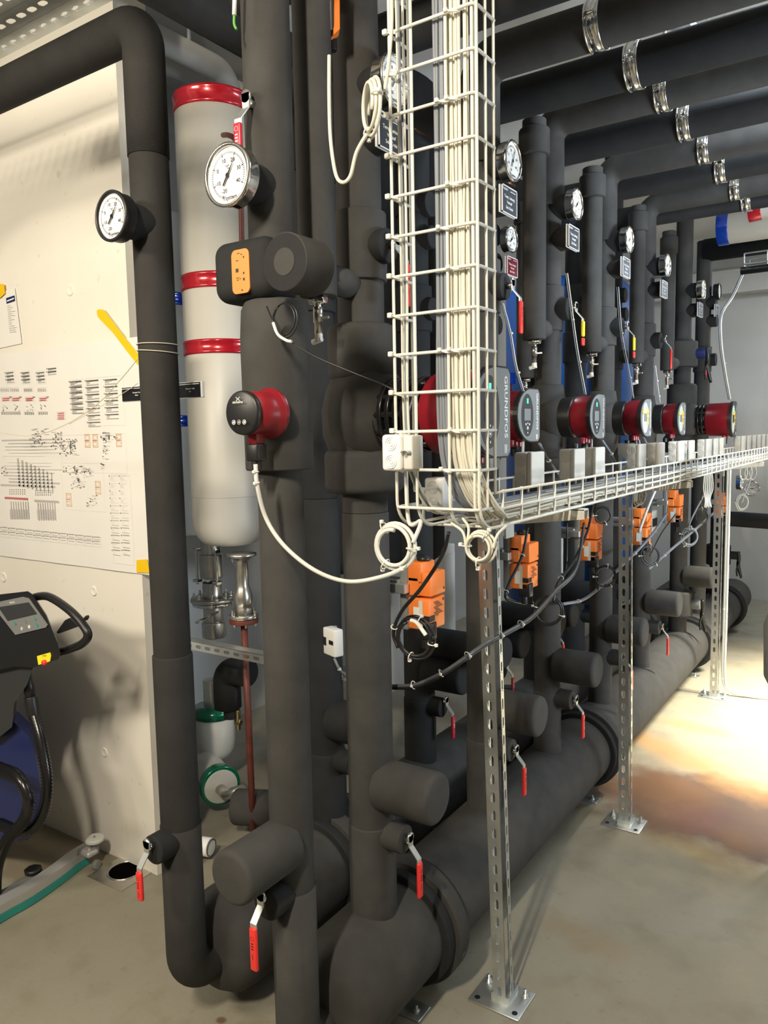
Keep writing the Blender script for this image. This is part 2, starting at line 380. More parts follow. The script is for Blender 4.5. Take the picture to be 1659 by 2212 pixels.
def lever_valve(label, loc, rz, grip=RED, L=.14, name='ball_valve_lever', group=None, sc=1.0, two=None):
    t = thing(name, label, 'valve lever', loc, rz, group)
    MB().rings((-.012, 0, 0), X, [(0, 0), (0, .011), (.018, .011), (.02, .009), (.02, 0)], 6).build('stem_nut', CHROME, t)
    w = .0085*sc
    pts = [(.006, .016), (.006, -.012), (.030, -.040), (.030, -.052)]
    m = MB()
    for (x0, z0), (x1, z1) in zip(pts, pts[1:]):
        wa = w*1.25 if z0 > 0 else w
        m.add([(x0, -wa, z0), (x0, wa, z0), (x1, w, z1), (x1, -w, z1), (x0+.003, -wa, z0), (x0+.003, wa, z0), (x1+.003, w, z1), (x1+.003, -w, z1)],
              [(0, 1, 2, 3), (4, 7, 6, 5), (0, 4, 5, 1), (1, 5, 6, 2), (2, 6, 7, 3), (3, 7, 4, 0)])
    m.rings((.004, 0, .010), X, [(0, 0), (0, .0125), (.005, .0125), (.005, 0)], 16)
    m.build('lever_arm', ZINC, t)
    g0, g1 = -.048, -L*.97
    def gripmesh(a, b, m_, nm):
        return MB().rbox((.0275, -w*1.15, b), (.0375, w*1.15, a), .0045, 3).build(nm, m_, t)
    if two:
        mid = g0+(g1-g0)*.68; gripmesh(g0, mid+.004, YEL, 'yellow_grip'); gripmesh(mid, g1, RED, 'red_grip_end')
    else:
        gp = gripmesh(g0, g1, grip, 'grip'); k = MB(); zc = (g0*.68+g1*.32)
        k.torus((.0378, 0, zc+.008), X, .0045, .0004, 16, 4)
        for i in range(3): k.box((.0376, -.003, zc-.002-.006*i), (.0381, .003, zc-.0045-.006*i))
        k.box((.0376, -.0004, zc-.026), (.0381, .0004, zc-.04)); k.build('grip_print', INKK if grip is RED else INKW, gp)
    return t
def label_plate(label, loc, rz, w=.10, h=.078, lines=('Temp. Leitung', 'Vorlauf', 'Sek. Kreis'), m=SIGN, group=None):
    t = thing('label_plate', label, 'sign', loc, rz, group)
    MB().rbox((-.010, -w/2, -h/2), (-.004, w/2, h/2), .002, 2).build('back_plate', CLEAR, t)
    fp = MB().box((-.004, -w/2+.003, -h/2+.003), (.001, w/2-.003, h/2-.003)).build('front_plate', m, t)
    f = MB()
    for a, b in (((.0, -w/2, h/2-.003), (.003, w/2, h/2)), ((.0, -w/2, -h/2), (.003, w/2, -h/2+.003)), ((.0, -w/2, -h/2), (.003, -w/2+.003, h/2)), ((.0, w/2-.003, -h/2), (.003, w/2, h/2))): f.box(a, b)
    f.build('frame', CLEAR, t)
    k = MB()
    for i, s in enumerate(lines): text(k, s, h*.15, (.0016, 0, h*.12-i*h*.19), Y, Z)
    text(k, 'Ysystem', h*.13, (.0016, -w*.28, h*.38), Y, Z); k.box((.001, w*.08, h*.36), (.0016, w*.42, h*.38))
    k.build('lettering', INKW, fp); return t
# ------------------------------------------------------------------ headers
XF, XB, ZH, RH = -1.10, -1.48, .19, .138
def ring(mb, Xc, Yc, r=.176, w=.05, rz=ZH):
    mb.cyl((Xc, Yc, rz), (Xc, Yc+w, rz), r, .006, 56)
def header(Xc, y0, y1, rings, label, capd):
    t = thing('distribution_header', label, 'insulated pipe', (Xc, y0, 0))
    m = MB().rings((Xc, y0, ZH), Y, [(0, 0), (.004, RH*.55), (.018, RH*.82), (.045, RH*.97), (.08, RH), (y1-y0-.05, RH), (y1-y0, RH*.9), (y1-y0, 0)], 56)
    m.build('header_sleeve', FOAM, t, True)
    for ry in rings:
        a = MB(); a.cyl((Xc, ry, ZH), (Xc, ry+.052, ZH), .174, .003, 64); fcv = a.build('flange_cover', FOAM, t, True)
        b = MB(); b.cyl((Xc, ry-.035, ZH), (Xc, ry, ZH), .160, .006, 64); b.cyl((Xc, ry+.052, ZH), (Xc, ry+.08, ZH), .156, .006, 64); b.build('flange_shoulder', FOAMD, t, True)
        c = MB()
        for a_ in (50, -15):
            d = V((cos(radians(a_)), 0, sin(radians(a_)))); c.disc(V((Xc, ry+.026, ZH))+d*.1746, d, .009, 16)
        c.build('cover_hole', BLKP, fcv, True)
    return t
def foot(Xc, ry, side):
    t = thing('pipe_support_foot', '', 'bracket', (Xc+side*.085, ry, 0), 0, 'steel feet under the front header')
    x0 = Xc+side*.07
    MB().rbox((x0-.075, ry-.03, 0), (x0+.03, ry+.035, .004), .0018, 2).build('foot_plate', ZINC, t, True)
    b = MB(); b.cyl((x0+.005, ry, .004), (x0+.005, ry, .022), .004, n=10); b.rings((x0+.005, ry, .004), Z, [(0, 0), (0, .009), (.006, .009), (.006, 0)], 6); b.build('anchor_bolt', ZINC, t, True)
    s = MB(); s.cyl((x0-.05, ry, .004), (x0-.05, ry, .12), .006, n=12); s.build('threaded_rod', ZINC, t, True); return t
header(XF, 1.315, 6.75, (1.70, 3.12, 5.08, 6.25), 'large dark grey foam-covered front header pipe lying along the aisle floor', 1)
header(XB, 1.315, 6.6, (1.80, 3.2, 5.2), 'large black rear header pipe behind the front one, its near end at the elbow', 1)
for ry, l in ((1.63, 'steel foot plate under the front header beside the first slotted post'), (3.05, 'steel foot plate under the front header next to the second post'), (4.98, 'steel foot plate under the front header near the third post')):
    foot(XF+.0, ry, 1)['label'] = l
# ------------------------------------------------------------------ risers
def drain(t, x, y, z):
    MB().rings((x, y, z), -Z, [(0, 0), (0, .012), (.012, .012), (.014, .008), (.026, .008)], 16).build('drain_tap', CHROME, t, True)
    m = MB(); m.cyl((x-.02, y, z-.008), (x+.022, y, z-.008), .010, n=14)
    m.build('tap_elbow', CHROME, t, True)
    m = MB(); m.rings((x, y, z-.024), -Z, [(0, 0), (0, .011), (.034, .011), (.034, .009), (.058, .009), (.06, .007), (.07, .007), (.07, 0)], 8)
    m.rbox((x+.006, y-.003, z-.052), (x+.03, y+.003, z-.046), .001, 1); m.build('tap_body', STEEL, t, True)
    m = MB(); m.cyl((x+.0, y, z-.098), (x+.0, y, z-.082), .009, n=12); m.cyl((x-.018, y, z-.1), (x+.008, y, z-.094), .0065, n=12); m.build('hose_tail', TIE, t, True)
ORD = ['first', 'second', 'third', 'fourth', 'fifth', 'sixth', 'seventh']
def elbow_x(m, x, y, z, r, xe, br=.075):
    """horizontal part of a run that turns to +X at height z"""
    m.sweep(fillet([(x, y, z-.35), (x, y, z), (xe, y, z)], br, 8), r, 28)
def station(k, Xc, Yc, ztop, r, row, label,  run_r=.055, xe=2.0, zt_straight=None, bottle=True, low=True, vz=1.99, stubz=.665, stubr=.064):
    t = thing('insulated_riser', label, 'insulated pipe', (Xc, Yc, 0), 0, 'vertical foam-covered risers of the %s row' % row)
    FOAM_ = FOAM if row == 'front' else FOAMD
    m = MB(); zt = zt_straight or ztop
    top = zt-.30 if not zt_straight else zt
    m.cyl((Xc, Yc, ZH+.08), (Xc, Yc, .56), r*1.05, .004); m.cyl((Xc, Yc, .555), (Xc, Yc, 1.36), r, .004); m.cyl((Xc, Yc, 1.36), (Xc, Yc, 1.93), r*.97, .003); m.cyl((Xc, Yc, 2.06), (Xc, Yc, top+.02), r*.93, .003)
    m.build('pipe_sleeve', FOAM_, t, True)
    MB().cyl((Xc, Yc, 1.915), (Xc, Yc, 2.075), r*1.12, .004).build('valve_sleeve', FOAM_, t, True)
    if not zt_straight:
        e = MB(); e.sweep(fillet([(Xc, Yc, top), (Xc, Yc, ztop), (xe, Yc, ztop)], .07, 8), run_r, 32); e.build('overhead_run', FOAM_, t, True)
    # branch stubs toward the aisle
    fr = Xc+.09
    s = MB(); s.cyl((Xc, Yc, 2.35), (fr-.012, Yc, 2.35), .043, .004); s.build('gauge_stub', FOAMD, t, True)
    s = MB(); s.cyl((Xc, Yc, 2.237), (fr-.004, Yc, 2.237), .040, .006); s.build('sign_stub', FOAMD, t, True)
    s = MB(); s.cyl((Xc, Yc, vz), (fr-.006, Yc, vz), .040, .004); s.build('valve_stub', FOAMD, t, True)
    if low:
        s = MB(); s.cyl((Xc+.03, Yc, stubz), (Xc+.20, Yc, stubz), stubr, .014, 40); s.build('capped_branch', FOAM_, t, True)
        s = MB(); s.cyl((Xc, Yc, .535), (Xc+.102, Yc, .535), .036, .004); s.build('drain_stub', FOAM_, t, True)
    return t
FR = [('C', 1.548, .058), ('D', 2.19, .054), ('E', 2.734, .050), ('F', 3.365, .050), ('G', 4.0, .050), ('H', 4.82, .050)]
FL = ['dark riser with the large finned pump, nearest one behind the cable cage', 'dark riser half hidden by the first slotted post', 'dark riser just right of the cable cage, behind the green-lit pump', 'dark riser left of the second slotted post', 'dark riser seen right behind the second slotted post', 'dark riser with a big valve body and black lever, near the third post']
for i, (n, y, r) in enumerate(FR):
    station(i, XF, y, 2.655, r, 'front', FL[i], zt_straight=CZ if i in (0, 5) else None, run_r=(.06, .061, .056, .053, .05, .05)[i])
BR = [1.842, 2.413, 2.94, 3.53, 4.06, 4.7]
BL = ['black rear riser with the white meter on it, left of the finned pump', 'black rear riser behind the first orange actuator', 'black rear riser behind the cable cage right edge', 'black rear riser between the second and third orange actuator', 'black rear riser left of the second post', 'black rear riser hidden behind the far pumps']
for i, y in enumerate(BR):
    station(i, XB, y, 2.62, .058, 'rear', BL[i], run_r=(.058, .061, .058, .055, .055, .05)[i], vz=1.99, zt_straight=CZ if i == 5 else None)
# gauges, plates and levers of the front row
GN = ['behind the top of the cable cage', 'just right of the cable cage', 'on the riser right of the air bottle next to the cage', 'third dial to the right of the cable cage', 'fourth dial to the right of the cable cage', 'fifth dial to the right of the cable cage']
VALS = (22, 20, 24, 24, 24, 5)
for i, (n, y, r) in enumerate(FR):
    dial_thermometer('round white dial thermometer '+GN[i], (XF+.105, y, 2.35), 0, .056 if i < 2 else .052, VALS[i], group='dial thermometers facing the aisle')
    label_plate('framed grey plate under the dial '+GN[i].replace('on the riser right of the air bottle next to the cage', 'right of the first air bottle past the cage'), (XF+.095, y, 2.236), 0, .105, .08, group='framed plates under the dials')
    if i in (0, 1, 4, 5):
        lever_valve(['red lever behind the cable cage wires', 'long red lever beside the right edge of the cable cage', '', '', 'red lever on the riser behind the second post, above the pumps', 'small red lever far right beside the white cables'][i], (XF+.10, y, 1.99), 0, RED, .15)
    else:
        lever_valve(['', '', 'yellow and red lever above the second small pump', 'yellow and red lever above the third small pump'][i], (XF+.10, y, 1.99), 0, RED, .14, two=True)
    if i < 5:
        lever_valve(['red lever low on the nearest aisle-side riser, above the header flange', 'red lever right of the first slotted post near the floor', 'red lever above the second header flange', 'red lever glimpsed through the slots of the second post', 'red lever low in front of the big valve body'][i], (XF+.11, y, .535), 0, RED, .145, group='red drain levers of the front row')
for i, (px, py) in enumerate(((968, 1530), (1103, 1440), (1216, 1352))):
    y = BR[i+1]; lever_valve(['red lever on the black rear riser left of the first post', 'dark red lever on a rear pipe right of the first post', 'red lever low on a rear pipe left of the blue object'][i], (XB+.11, y, .56), 0, DRED if i < 2 else RED, .14, group='red drain levers of the rear row')
dial_thermometer('small dial thermometer low beside the cage, above a dark red plate', tuple(at(1104, 517, 'y', 2.94)), 0, .052, 24)
p = at(1106, 577, 'y', 2.94); label_plate('tilted dark red plate right of the cable cage', tuple(p), 0, .10, .075, m=SIGNR)
# pumps ----------------------------------------------------------------------------------
def dshape(w, h, x, n=20, s=1.0):
    """D outline: round on the -Y side, square on the +Y side"""
    pts = []; w, h = w*s, h*s; y0 = w*.5
    for k in range(n+1):
        a = pi/2+pi*k/n; pts.append(V((x, y0-w*.38+cos(a)*w*.62, sin(a)*h/2)))
    c = .012*s
    pts += [V((x, y0-c, -h/2)), V((x, y0, -h/2+c)), V((x, y0, h/2-c)), V((x, y0-c, h/2))]
    return pts
def pump(label, loc, small=True, light=GREYP, lcd=DGREY, leds=True, yellow=False):
    """circulation pump: local +X is the control panel"""
    t = thing('circulation_pump', label, 'pump', loc, 0, None)
    w, h = (.165, .160)
    if small:
        MB().rings((-.15, 0, 0), X, [(0, 0), (0, .055), (.004, .068), (.02, .072), (.068, .074), (.075, .074), (.075, 0)], 40).build('motor_housing', BLKP, t)
        x1 = -.012; x0 = -.075
    else:
        m = MB()
        m.cyl((-.30, 0, 0), (-.13, 0, 0), .070, n=40)
        for k in range(7): m.cyl((-.29+.021*k, 0, 0), (-.278+.021*k, 0, 0), .088, .003, 40)
        for k in range(12): m.cyl((-.29, cos(k*pi/6)*.078, sin(k*pi/6)*.078), (-.14, cos(k*pi/6)*.078, sin(k*pi/6)*.078), .008, n=8)
        m.build('finned_motor', BLKG, t)
        w, h = .185, .20; x0 = -.14; x1 = -.012
    a = dshape(w, h, 0, s=.97); m = MB()
    n = len(a); rr = []
    for j, (xx, sc) in enumerate(((x0, .90), (x0+.006, .97), (x1-.004, 1.0), (x1, 1.0))):
        rr += [V((xx, p.y*sc, p.z*sc)) for p in a]
    m.add(rr, [(j*n+k, j*n+(k+1) % n, (j+1)*n+(k+1) % n, (j+1)*n+k) for j in range(3) for k in range(n)], True); m.f.append(list(range(n))); m.sm.append(False)
    m.build('red_shell', PUMPR, t)
    pn = MB().prism(dshape(w, h, x1, s=1.03), (.014, 0, 0)); rimo = pn.build('panel_rim', BLKP, t)
    cp = MB().prism(dshape(w, h, x1+.014, s=.985), (.002, 0, 0)).build('control_panel', light, t)
    xs = x1+.0164
    k = MB()
    text(k, 'GRUNDFOS', h*.115, (xs, w*.37, .012), -Z, Y, squash=1.15)
    for dy in (0, .007): k.box((xs, w*.37-.008+dy, -h*.36), (xs+.0004, w*.37-.005+dy, -h*.46))
    for a_ in (1, -1): k.add([(xs, w*.37-.009, -h*.40+a_*.006), (xs, w*.37+.009, -h*.40-a_*.006), (xs, w*.37+.009, -h*.405-a_*.006), (xs, w*.37-.009, -h*.405+a_*.006)], [(0, 1, 2, 3)])
    k.build('maker_lettering', INKW, cp)
    c = MB(); u = [V((xs, -w*.08+cos(a)*w*.27, sin(a)*h*.40)) for a in [2*pi*i/32 for i in range(32)]]
    MB().add(u, [list(range(32))]).build('keypad_field', lcd if lcd is not GREYP else DGREY, cp)
    MB().box((xs+.0002, -w*.22, -h*.10), (xs+.0008, w*.06, h*.12)).build('display', GREYP if small else DGREY, cp)
    b = MB()
    for (dy, dz, r_) in ((-.08, -.24, .022), (-.16, -.17, .012), (0, -.17, .012), (-.08, -.15, .008), (-.08, -.33, .008)):
        b.torus((xs+.001, w*dy, h*dz), X, h*r_*1.6, .0007, 14, 4); b.disc((xs+.001, w*dy, h*dz), X, h*r_*.8, 10)
    b.build('button', INKW, cp)
    if leds: MB().box((xs+.0005, -w*.10, h*.22), (xs+.001, -w*.05, h*.31)).build('indicator_light', LED, cp)
    if yellow:
        g = MB()
        for dy, dz in ((-.30, .16), (.10, .18), (.10, .05), (.10, -.12)): g.torus((xs+.001, w*dy, h*dz), X, .010, .002, 14, 5)
        g.build('yellow_marking', YEL, cp)
    g = MB()
    for k_ in range(3): g.cyl((x1-.03, -.028+.028*k_, -h*.46), (x1-.03, -.028+.028*k_, -h*.46-.022), .010, n=14)
    g.build('cable_gland', PUMPR, t)
    g = MB(); g.cyl((x1-.03, .0, -h*.46-.02), (x1-.03, .0, -h*.46-.05), .013, n=14); g.cyl((x1-.055, -.028, -h*.46-.02), (x1-.055, -.028, -h*.46-.04), .011, n=14); g.build('plug', BLKP, t)
    return t
pump('small grey-faced pump with green lights beside the cable cage', (-.945, 2.19, 1.60))
pump('second small pump right of the cage, dark body and grey panel', (-.915, 2.734, 1.60))
pump('third small pump, near the second slotted post, with yellow marks on its panel', (-.915, 3.365, 1.60), yellow=True, lcd=LGREY)
pump('fourth small pump with yellow marks, left of the far finned pump', (-.915, 4.0, 1.60), yellow=True, lcd=LGREY)
pump('large pump with black cooling fins and a grey panel inside the cable cage', (-.755, 1.548, 1.595), False, light=GREYP)
pump('large finned pump with a bright red shell, farthest to the right', (-.815, 4.82, 1.60), False, light=DGREY, lcd=LGREY, yellow=True)
# foam pump jackets belong to the risers
def jacket(label, Xc, Yc, parts, name='foam_pump_jacket', m=FOAM):
    t = thing(name, label, 'insulation', (Xc, Yc, parts[0][0][2]))
    for nm, mb in parts[1]: mb.build(nm, m, t, True)
    return t
def pj(label, y, big=False):
    t = thing('pump_jacket', label, 'insulation', (XF, y, 1.6), 0, 'foam jackets around the pump bodies')
    if big:
        MB().cyl((XF, y, 1.68), (XF, y, 1.815), .084, .02, 40).build('upper_collar', FOAM, t, True)
        MB().cyl((XF, y, 1.41), (XF, y, 1.515), .098, .018, 40).build('lower_collar', FOAM, t, True)
        MB().rings((XF, y, 1.49), Z, [(0, 0), (0, .06), (.02, .085), (.06, .100), (.12, .102), (.17, .09), (.21, .07), (.21, 0)], 40).build('volute_cover', FOAM, t, True)
        MB().rings((XF-.02, y, 1.60), X, [(0, .02), (0, .115), (.05, .118), (.085, .112), (.10, .095), (.115, .08), (.12, .0)], 44).build('motor_collar', FOAM, t, True)
    else:
        MB().rings((XF, y, 1.45), Z, [(0, .0), (0, .05), (.03, .066), (.12, .070), (.2, .066), (.27, .055), (.27, 0)], 36).build('volute_cover', FOAM, t, True)
        MB().rings((XF, y, 1.60), X, [(0, .0), (0, .082), (.03, .084), (.06, .078), (.068, .06), (.068, 0)], 36).build('motor_collar', FOAM, t, True)
    return t
pj('big rounded foam jacket behind the finned pump and the cable cage', 1.548, True)
for y, s in ((2.19, 'behind the green-lit pump'), (2.734, 'behind the second small pump'), (3.365, 'behind the third small pump'), (4.0, 'behind the fourth small pump')): pj('dark foam jacket '+s, y)
pj('big rounded foam jacket behind the farthest finned pump', 4.82, True)
# butterfly valve bodies on the sixth riser
def butterfly(label, x, y, z, r, m2=FOAM, knob=GREYP):
    t = thing('butterfly_valve', label, 'valve', (x, y, z))
    MB().cyl((x, y, z-.075), (x, y, z+.075), r, .012, 40).build('valve_cover', m2, t, True)
    MB().cyl((x+r*.7, y, z), (x+r+.045, y, z), .03, n=24).build('valve_neck', knob, t, True)
    b = MB()
    pts = spline([(x+r+.05, y-.0, z+.03), (x+r+.055, y+.005, z-.02), (x+r+.05, y+.02, z-.08), (x+r+.07, y+.035, z-.17)], 6)
    b.sweep(pts, [.013]*(len(pts)-4)+[.012, .01, .009, .007], 10)
    pts = spline([(x+r+.06, y+.0, z-.05), (x+r+.045, y-.012, z-.10), (x+r+.05, y-.02, z-.15)], 6); b.sweep(pts, .006, 8)
    b.build('hand_lever', BLKP, t, True); return t
butterfly('foam-covered valve with a black hand lever low on the header, left of the third post', XF, 4.80, .50, .092)
butterfly('foam-covered valve with blue neck and black lever above the far pump', XF, 4.80, 1.985, .088, knob=NAVY)
# air bottles
def air_bottle(label, x, y, zt, r, zb=1.875, cap=(2.50, 2.59), gr=True):
    t = thing('air_bottle', label, 'insulated pipe', (x, y, zb), 0, 'foam-covered air bottles hanging by the risers')
    MB().cyl((x, y, zb), (x, y, zt), r, .003).build('bottle_sleeve', FOAM, t, True)
    MB().cyl((x, y, cap[0]), (x, y, cap[1]), r*1.30, .008).build('collar', FOAM, t, True)
    MB().sweep(fillet([(x, y+.0, zb+.045), (x, y+.09, zb+.045), (x+.0, y+.15, zb+.045)], .03), .034, 20).build('side_branch', FOAM, t, True)
    drain(t, x+.004, y-.008, zb); return t
air_bottle('foam air bottle with drain tap between the orange-label valve and the cable cage', XF, 1.385, CZ-.05, .042, 1.86, (2.50, 2.64))
for y, s in ((2.605, 'first air bottle right of the cable cage, steel tap at its foot'), (3.21, 'second air bottle right of the cable cage'), (3.87, 'third air bottle right of the cable cage'), (4.46, 'fourth air bottle right of the cable cage')):
    air_bottle(s, XF, y, 2.62, .041 if y < 3.5 else .036)
air_bottle('black air bottle on a rear pipe, seen between the yellow levers', XB, 3.40, 2.58, .041, 1.80)
air_bottle('black air bottle on a rear pipe behind the third air bottle', XB, 2.80, 2.58, .041, 1.83)
# ------------------------------------------------------------------ end risers A and B
t = thing('end_riser', 'tall black pipe standing before the cream wall, elbow at its foot and head', 'insulated pipe', (XB, 1.245, 0))
ZA = 2.495
MB().sweep(fillet([(-2.28, .3, ZA), (-2.28, 1.245, ZA), (XB, 1.245, ZA), (XB, 1.245, 2.2)], .055, 10), .0475, 36).build('overhead_run', FOAM2, t, True)
MB().cyl((XB, 1.245, 1.0), (XB, 1.245, 2.25), .0455, .002).build('upper_sleeve', FOAM2, t, True)
m = MB(); m.cyl((XB, 1.245, .55), (XB, 1.245, 1.02), .049, .003); m.sweep(fillet([(XB, 1.245, .58), (XB, 1.245, .165), (XB, 1.40, .165)], .07, 10), .051, 36); m.build('lower_sleeve', FOAM2, t, True)
MB().cyl((XB, 1.245, 2.045), (XB, 1.165, 2.045), .040, .004).build('gauge_stub', FOAMD, t, True)
MB().cyl((XB, 1.245, .55), (XB, 1.155, .55), .036, .005).build('drain_stub', FOAMD, t, True)
dial_thermometer('dial thermometer with a dark rim in front of the cream wall', (XB, 1.137, 2.045), -pi/2, .053, 23, ring=BLKP)
lever_valve('red lever at the foot of the leftmost black pipe, above the floor drain', (XB, 1.146, .565), -pi/2, RED, .125)
# B
yB = 1.237
t = thing('end_riser', 'thick grey pipe in the foreground carrying the small red pump', 'insulated pipe', (XF, yB, 0))
MB().cyl((XF, yB, 1.9), (XF, yB, CZ), .049, .002, 40).build('upper_sleeve', FOAM, t, True)
MB().cyl((XF, yB, .52), (XF, yB, 1.50), .0485, .002, 40).build('middle_sleeve', FOAM, t, True)
m = MB(); m.sweep(fillet([(XF, yB, .545), (XF, yB, .15), (XF, yB+.14, .15)], .06, 10), .0505, 40); m.build('lower_sleeve', FOAM, t, True)
m = MB(); m.rings((XF, yB, 1.48), Z, [(0, 0), (0, .070), (.004, .072), (.27, .074), (.33, .070), (.347, .062), (.352, .050), (.352, 0)], 44)
m.build('pump_sleeve', FOAM, t, True)
MB().cyl((XF, yB, 2.053), (XF, 1.15, 2.053), .040, .006).build('gauge_stub', FOAMD, t, True)
MB().cyl((XF, yB-.02, .655), (XF, 1.045, .655), .0585, .012, 44).build('capped_branch', FOAM, t, True)
MB().cyl((XF, yB, .545), (XF, 1.145, .545), .036, .006).build('drain_stub', FOAMD, t, True)
dial_thermometer('large dial thermometer with a steel rim left of the foreground pipe', (XF, 1.117, 2.053), -pi/2, .0575, 22)
lever_valve('red lever of the foreground pipe near the floor, under the big capped stub', (XF, 1.138, .565), -pi/2, RED, .15)
lever_valve('dark red lever high on the foreground pipe, above the thermometer', tuple(at(537, 222, 'y', 1.18)), -pi/2, DRED, .115)
# valve jacket with orange plate and round knob
t = thing('valve_insulation_shell', 'black rounded valve shell with an orange plate and a round knob', 'valve', (XF, yB, 1.85))
c0 = at(484, 662, 'y', 1.20); c1 = at(620, 503, 'y', 1.20)
MB().rbox((c0.x, 1.163, c0.z), (XF+.05, 1.275, c1.z), .030, 8).build('shell', FOAMD, t, True)
k0 = at(618, 566, 'y', 1.12)
MB().cyl((k0.x, 1.20, k0.z), (k0.x, 1.115, k0.z), .0535, .003, 48).build('knob', FOAM, t, True)
MB().disc((k0.x, 1.1148, k0.z), -Y, .0515, 48).build('knob_face', FOAMD, t, True)
MB().disc((k0.x, 1.1140, k0.z), -Y, .025, 36).build('knob_core', FOAM, t, True)
q0 = at(504, 637, 'y', 1.163); q1 = at(538, 535, 'y', 1.163)
rp = []
for cx_, cz_, a0 in ((q1.x-.011, q1.z-.012, 0), (q0.x+.011, q1.z-.012, 90), (q0.x+.011, q0.z+.012, 180), (q1.x-.011, q0.z+.012, 270)):
    for k_ in range(7): a_ = radians(a0+15*k_); rp.append((cx_+.011*cos(a_), 1.1612, cz_+.012*sin(a_)))
MB().prism(rp, (0, .004, 0)).build('orange_plate', LABELO, t, True)
k = MB(); xm = (q0.x+q1.x)/2; zm = (q0.z+q1.z)/2
for i, (dx, dz, w, h) in enumerate(((-.008, .022, .006, .0012), (.004, .033, .004, .0014), (-.004, .036, .007, .001), (.010, .027, .002, .004), (-.009, .003, .007, .007), (-.008, -.012, .008, .001), (-.008, -.016, .006, .001), (-.001, -.014, .004, .001), (.009, -.004, .003, .004), (.009, -.016, .004, .005), (.003, -.037, .003, .003))):
    k.box((xm+dx-w/2, 1.1606, zm+dz-h/2), (xm+dx+w/2, 1.1602, zm+dz+h/2))
k.build('plate_print', INKK, t, True)
# small red pump
p = at(527, 892, 'y', 1.10)
t = thing('small_circulation_pump', 'small round red pump with a black face on the foreground pipe', 'pump', (p.x, 1.10, p.z), -pi/2)
MB().rings((-.006, 0, 0), X, [(0, 0), (0, .0425), (.006, .0435), (.012, .0425), (.014, .039), (.014, 0)], 44).build('control_face', BLKP, t)
MB().rings((-.078, 0, 0), X, [(0, .050), (.012, .050), (.016, .046), (.03, .0435), (.072, .0415), (.072, 0)], 44).build('red_shell', PUMPR, t)
MB().torus((-.07, 0, 0), X, .048, .0035, 40, 8).build('clamp_ring', PUMPR, t)
k = MB(); text(k, 'GRUNDFOS', .0052, (.0145, -.002, .020), Y, Z)
for a in (1, -1): k.add([(.0145, -.006, .026+a*.0035), (.0145, .004, .026-a*.0035), (.0145, .004, .0272-a*.0035), (.0145, -.006, .0272+a*.0035)], [(0, 1, 2, 3)])
k.build('maker_lettering', INKW, t)
for dy, mm in ((-.014, INKW), (0, INKG), (.014, INKW)):
    b = MB().torus((.0146, dy, -.018), X, .0042, .0006, 18, 5); b.disc((.0146, dy, -.018), X, .0022, 12); b.build('button', mm, t)
MB().rbox((-.045, -.012, -.062), (-.018, .012, -.036), .004, 2).build('red_neck', PUMPR, t)
MB().rbox((-.046, -.015, -.095), (-.016, .015, -.06), .004, 2).build('black_plug', BLKP, t)
MB().cyl((-.03, 0, -.092), (-.03, 0, -.112), .010, n=12).build('plug_nut', BLKP, t)
# ------------------------------------------------------------------ cable helper
def cable(label, pts, m, r=.0028, cat='cable', group=None, ties=(), n=8, name='cable', smooth=True, tr=None):
    pp = spline(pts, n) if smooth else [V(p) for p in pts]
    o = thing(name, label, cat, tuple(pp[0]), 0, group) if ties else None
    mb = MB().sweep(pp, r, 8)
    if not ties: return tag(mb.build(name, m), label, cat, group)
    mb.build('sheath', m, o, True)
    for f in ties:
        i = min(int(f*(len(pp)-1)), len(pp)-2); d = pp[i+1]-pp[i]
        tm = MB().torus(pp[i], d, (tr or r)*1.25, .0013, 14, 5)
        u, w = frame(d); q = pp[i]+u*(tr or r)*1.3; tm.rbox(q-V((.003, .003, .003)), q+V((.003, .003, .003)), .001, 1)
        tm.build('cable_tie', TIE, o, True)
    return o
def coil(label, c, R, axis, turns, m, r, leads=(), ties=(), squash=1.0, tilt=0, name='cable_coil', cat='cable', group=None, spread=.006):
    o = thing(name, label, cat, tuple(c), 0, group); c = V(c); axis = V(axis).normalized()
    u = axis.cross(Z).normalized(); w = u.cross(axis).normalized(); w = -w if w.z < 0 else w
    q = Matrix.Rotation(tilt, 3, axis); u = q @ u; w = q @ w
    rnd = random.Random(int(c.x*1e4)+int(c.z*1e4)); pts = []; N = int(turns*28)
    for k in range(N+1):
        a = 2*pi*k/28; rr = R*(1+.07*sin(a*.37+rnd.random()*.1))-spread*.4*(k/28); pts.append(c+u*cos(a)*rr*squash+w*sin(a)*rr+axis*spread*(k/28-turns/2))
    wd = MB().sweep(pts, r, 8).build('windings', m, o, True)
    for ld in leads: MB().sweep(spline(ld, 8), r, 8).build('lead', m, o, True)
    for a in ties:
        a = radians(a); p = c+u*cos(a)*R*squash*.96+w*sin(a)*R*.96; d = (-u*sin(a)*squash+w*cos(a))
        tm = MB().torus(p, d, r*1.3+spread*turns*.35, .0014, 16, 5); q2 = p+(p-c).normalized()*(r*1.6+spread*turns*.35)
        tm.rbox(q2-V((.0035, .0035, .0035)), q2+V((.0035, .0035, .0035)), .001, 1); tm.build('cable_tie', TIE, wd, True)
    return o
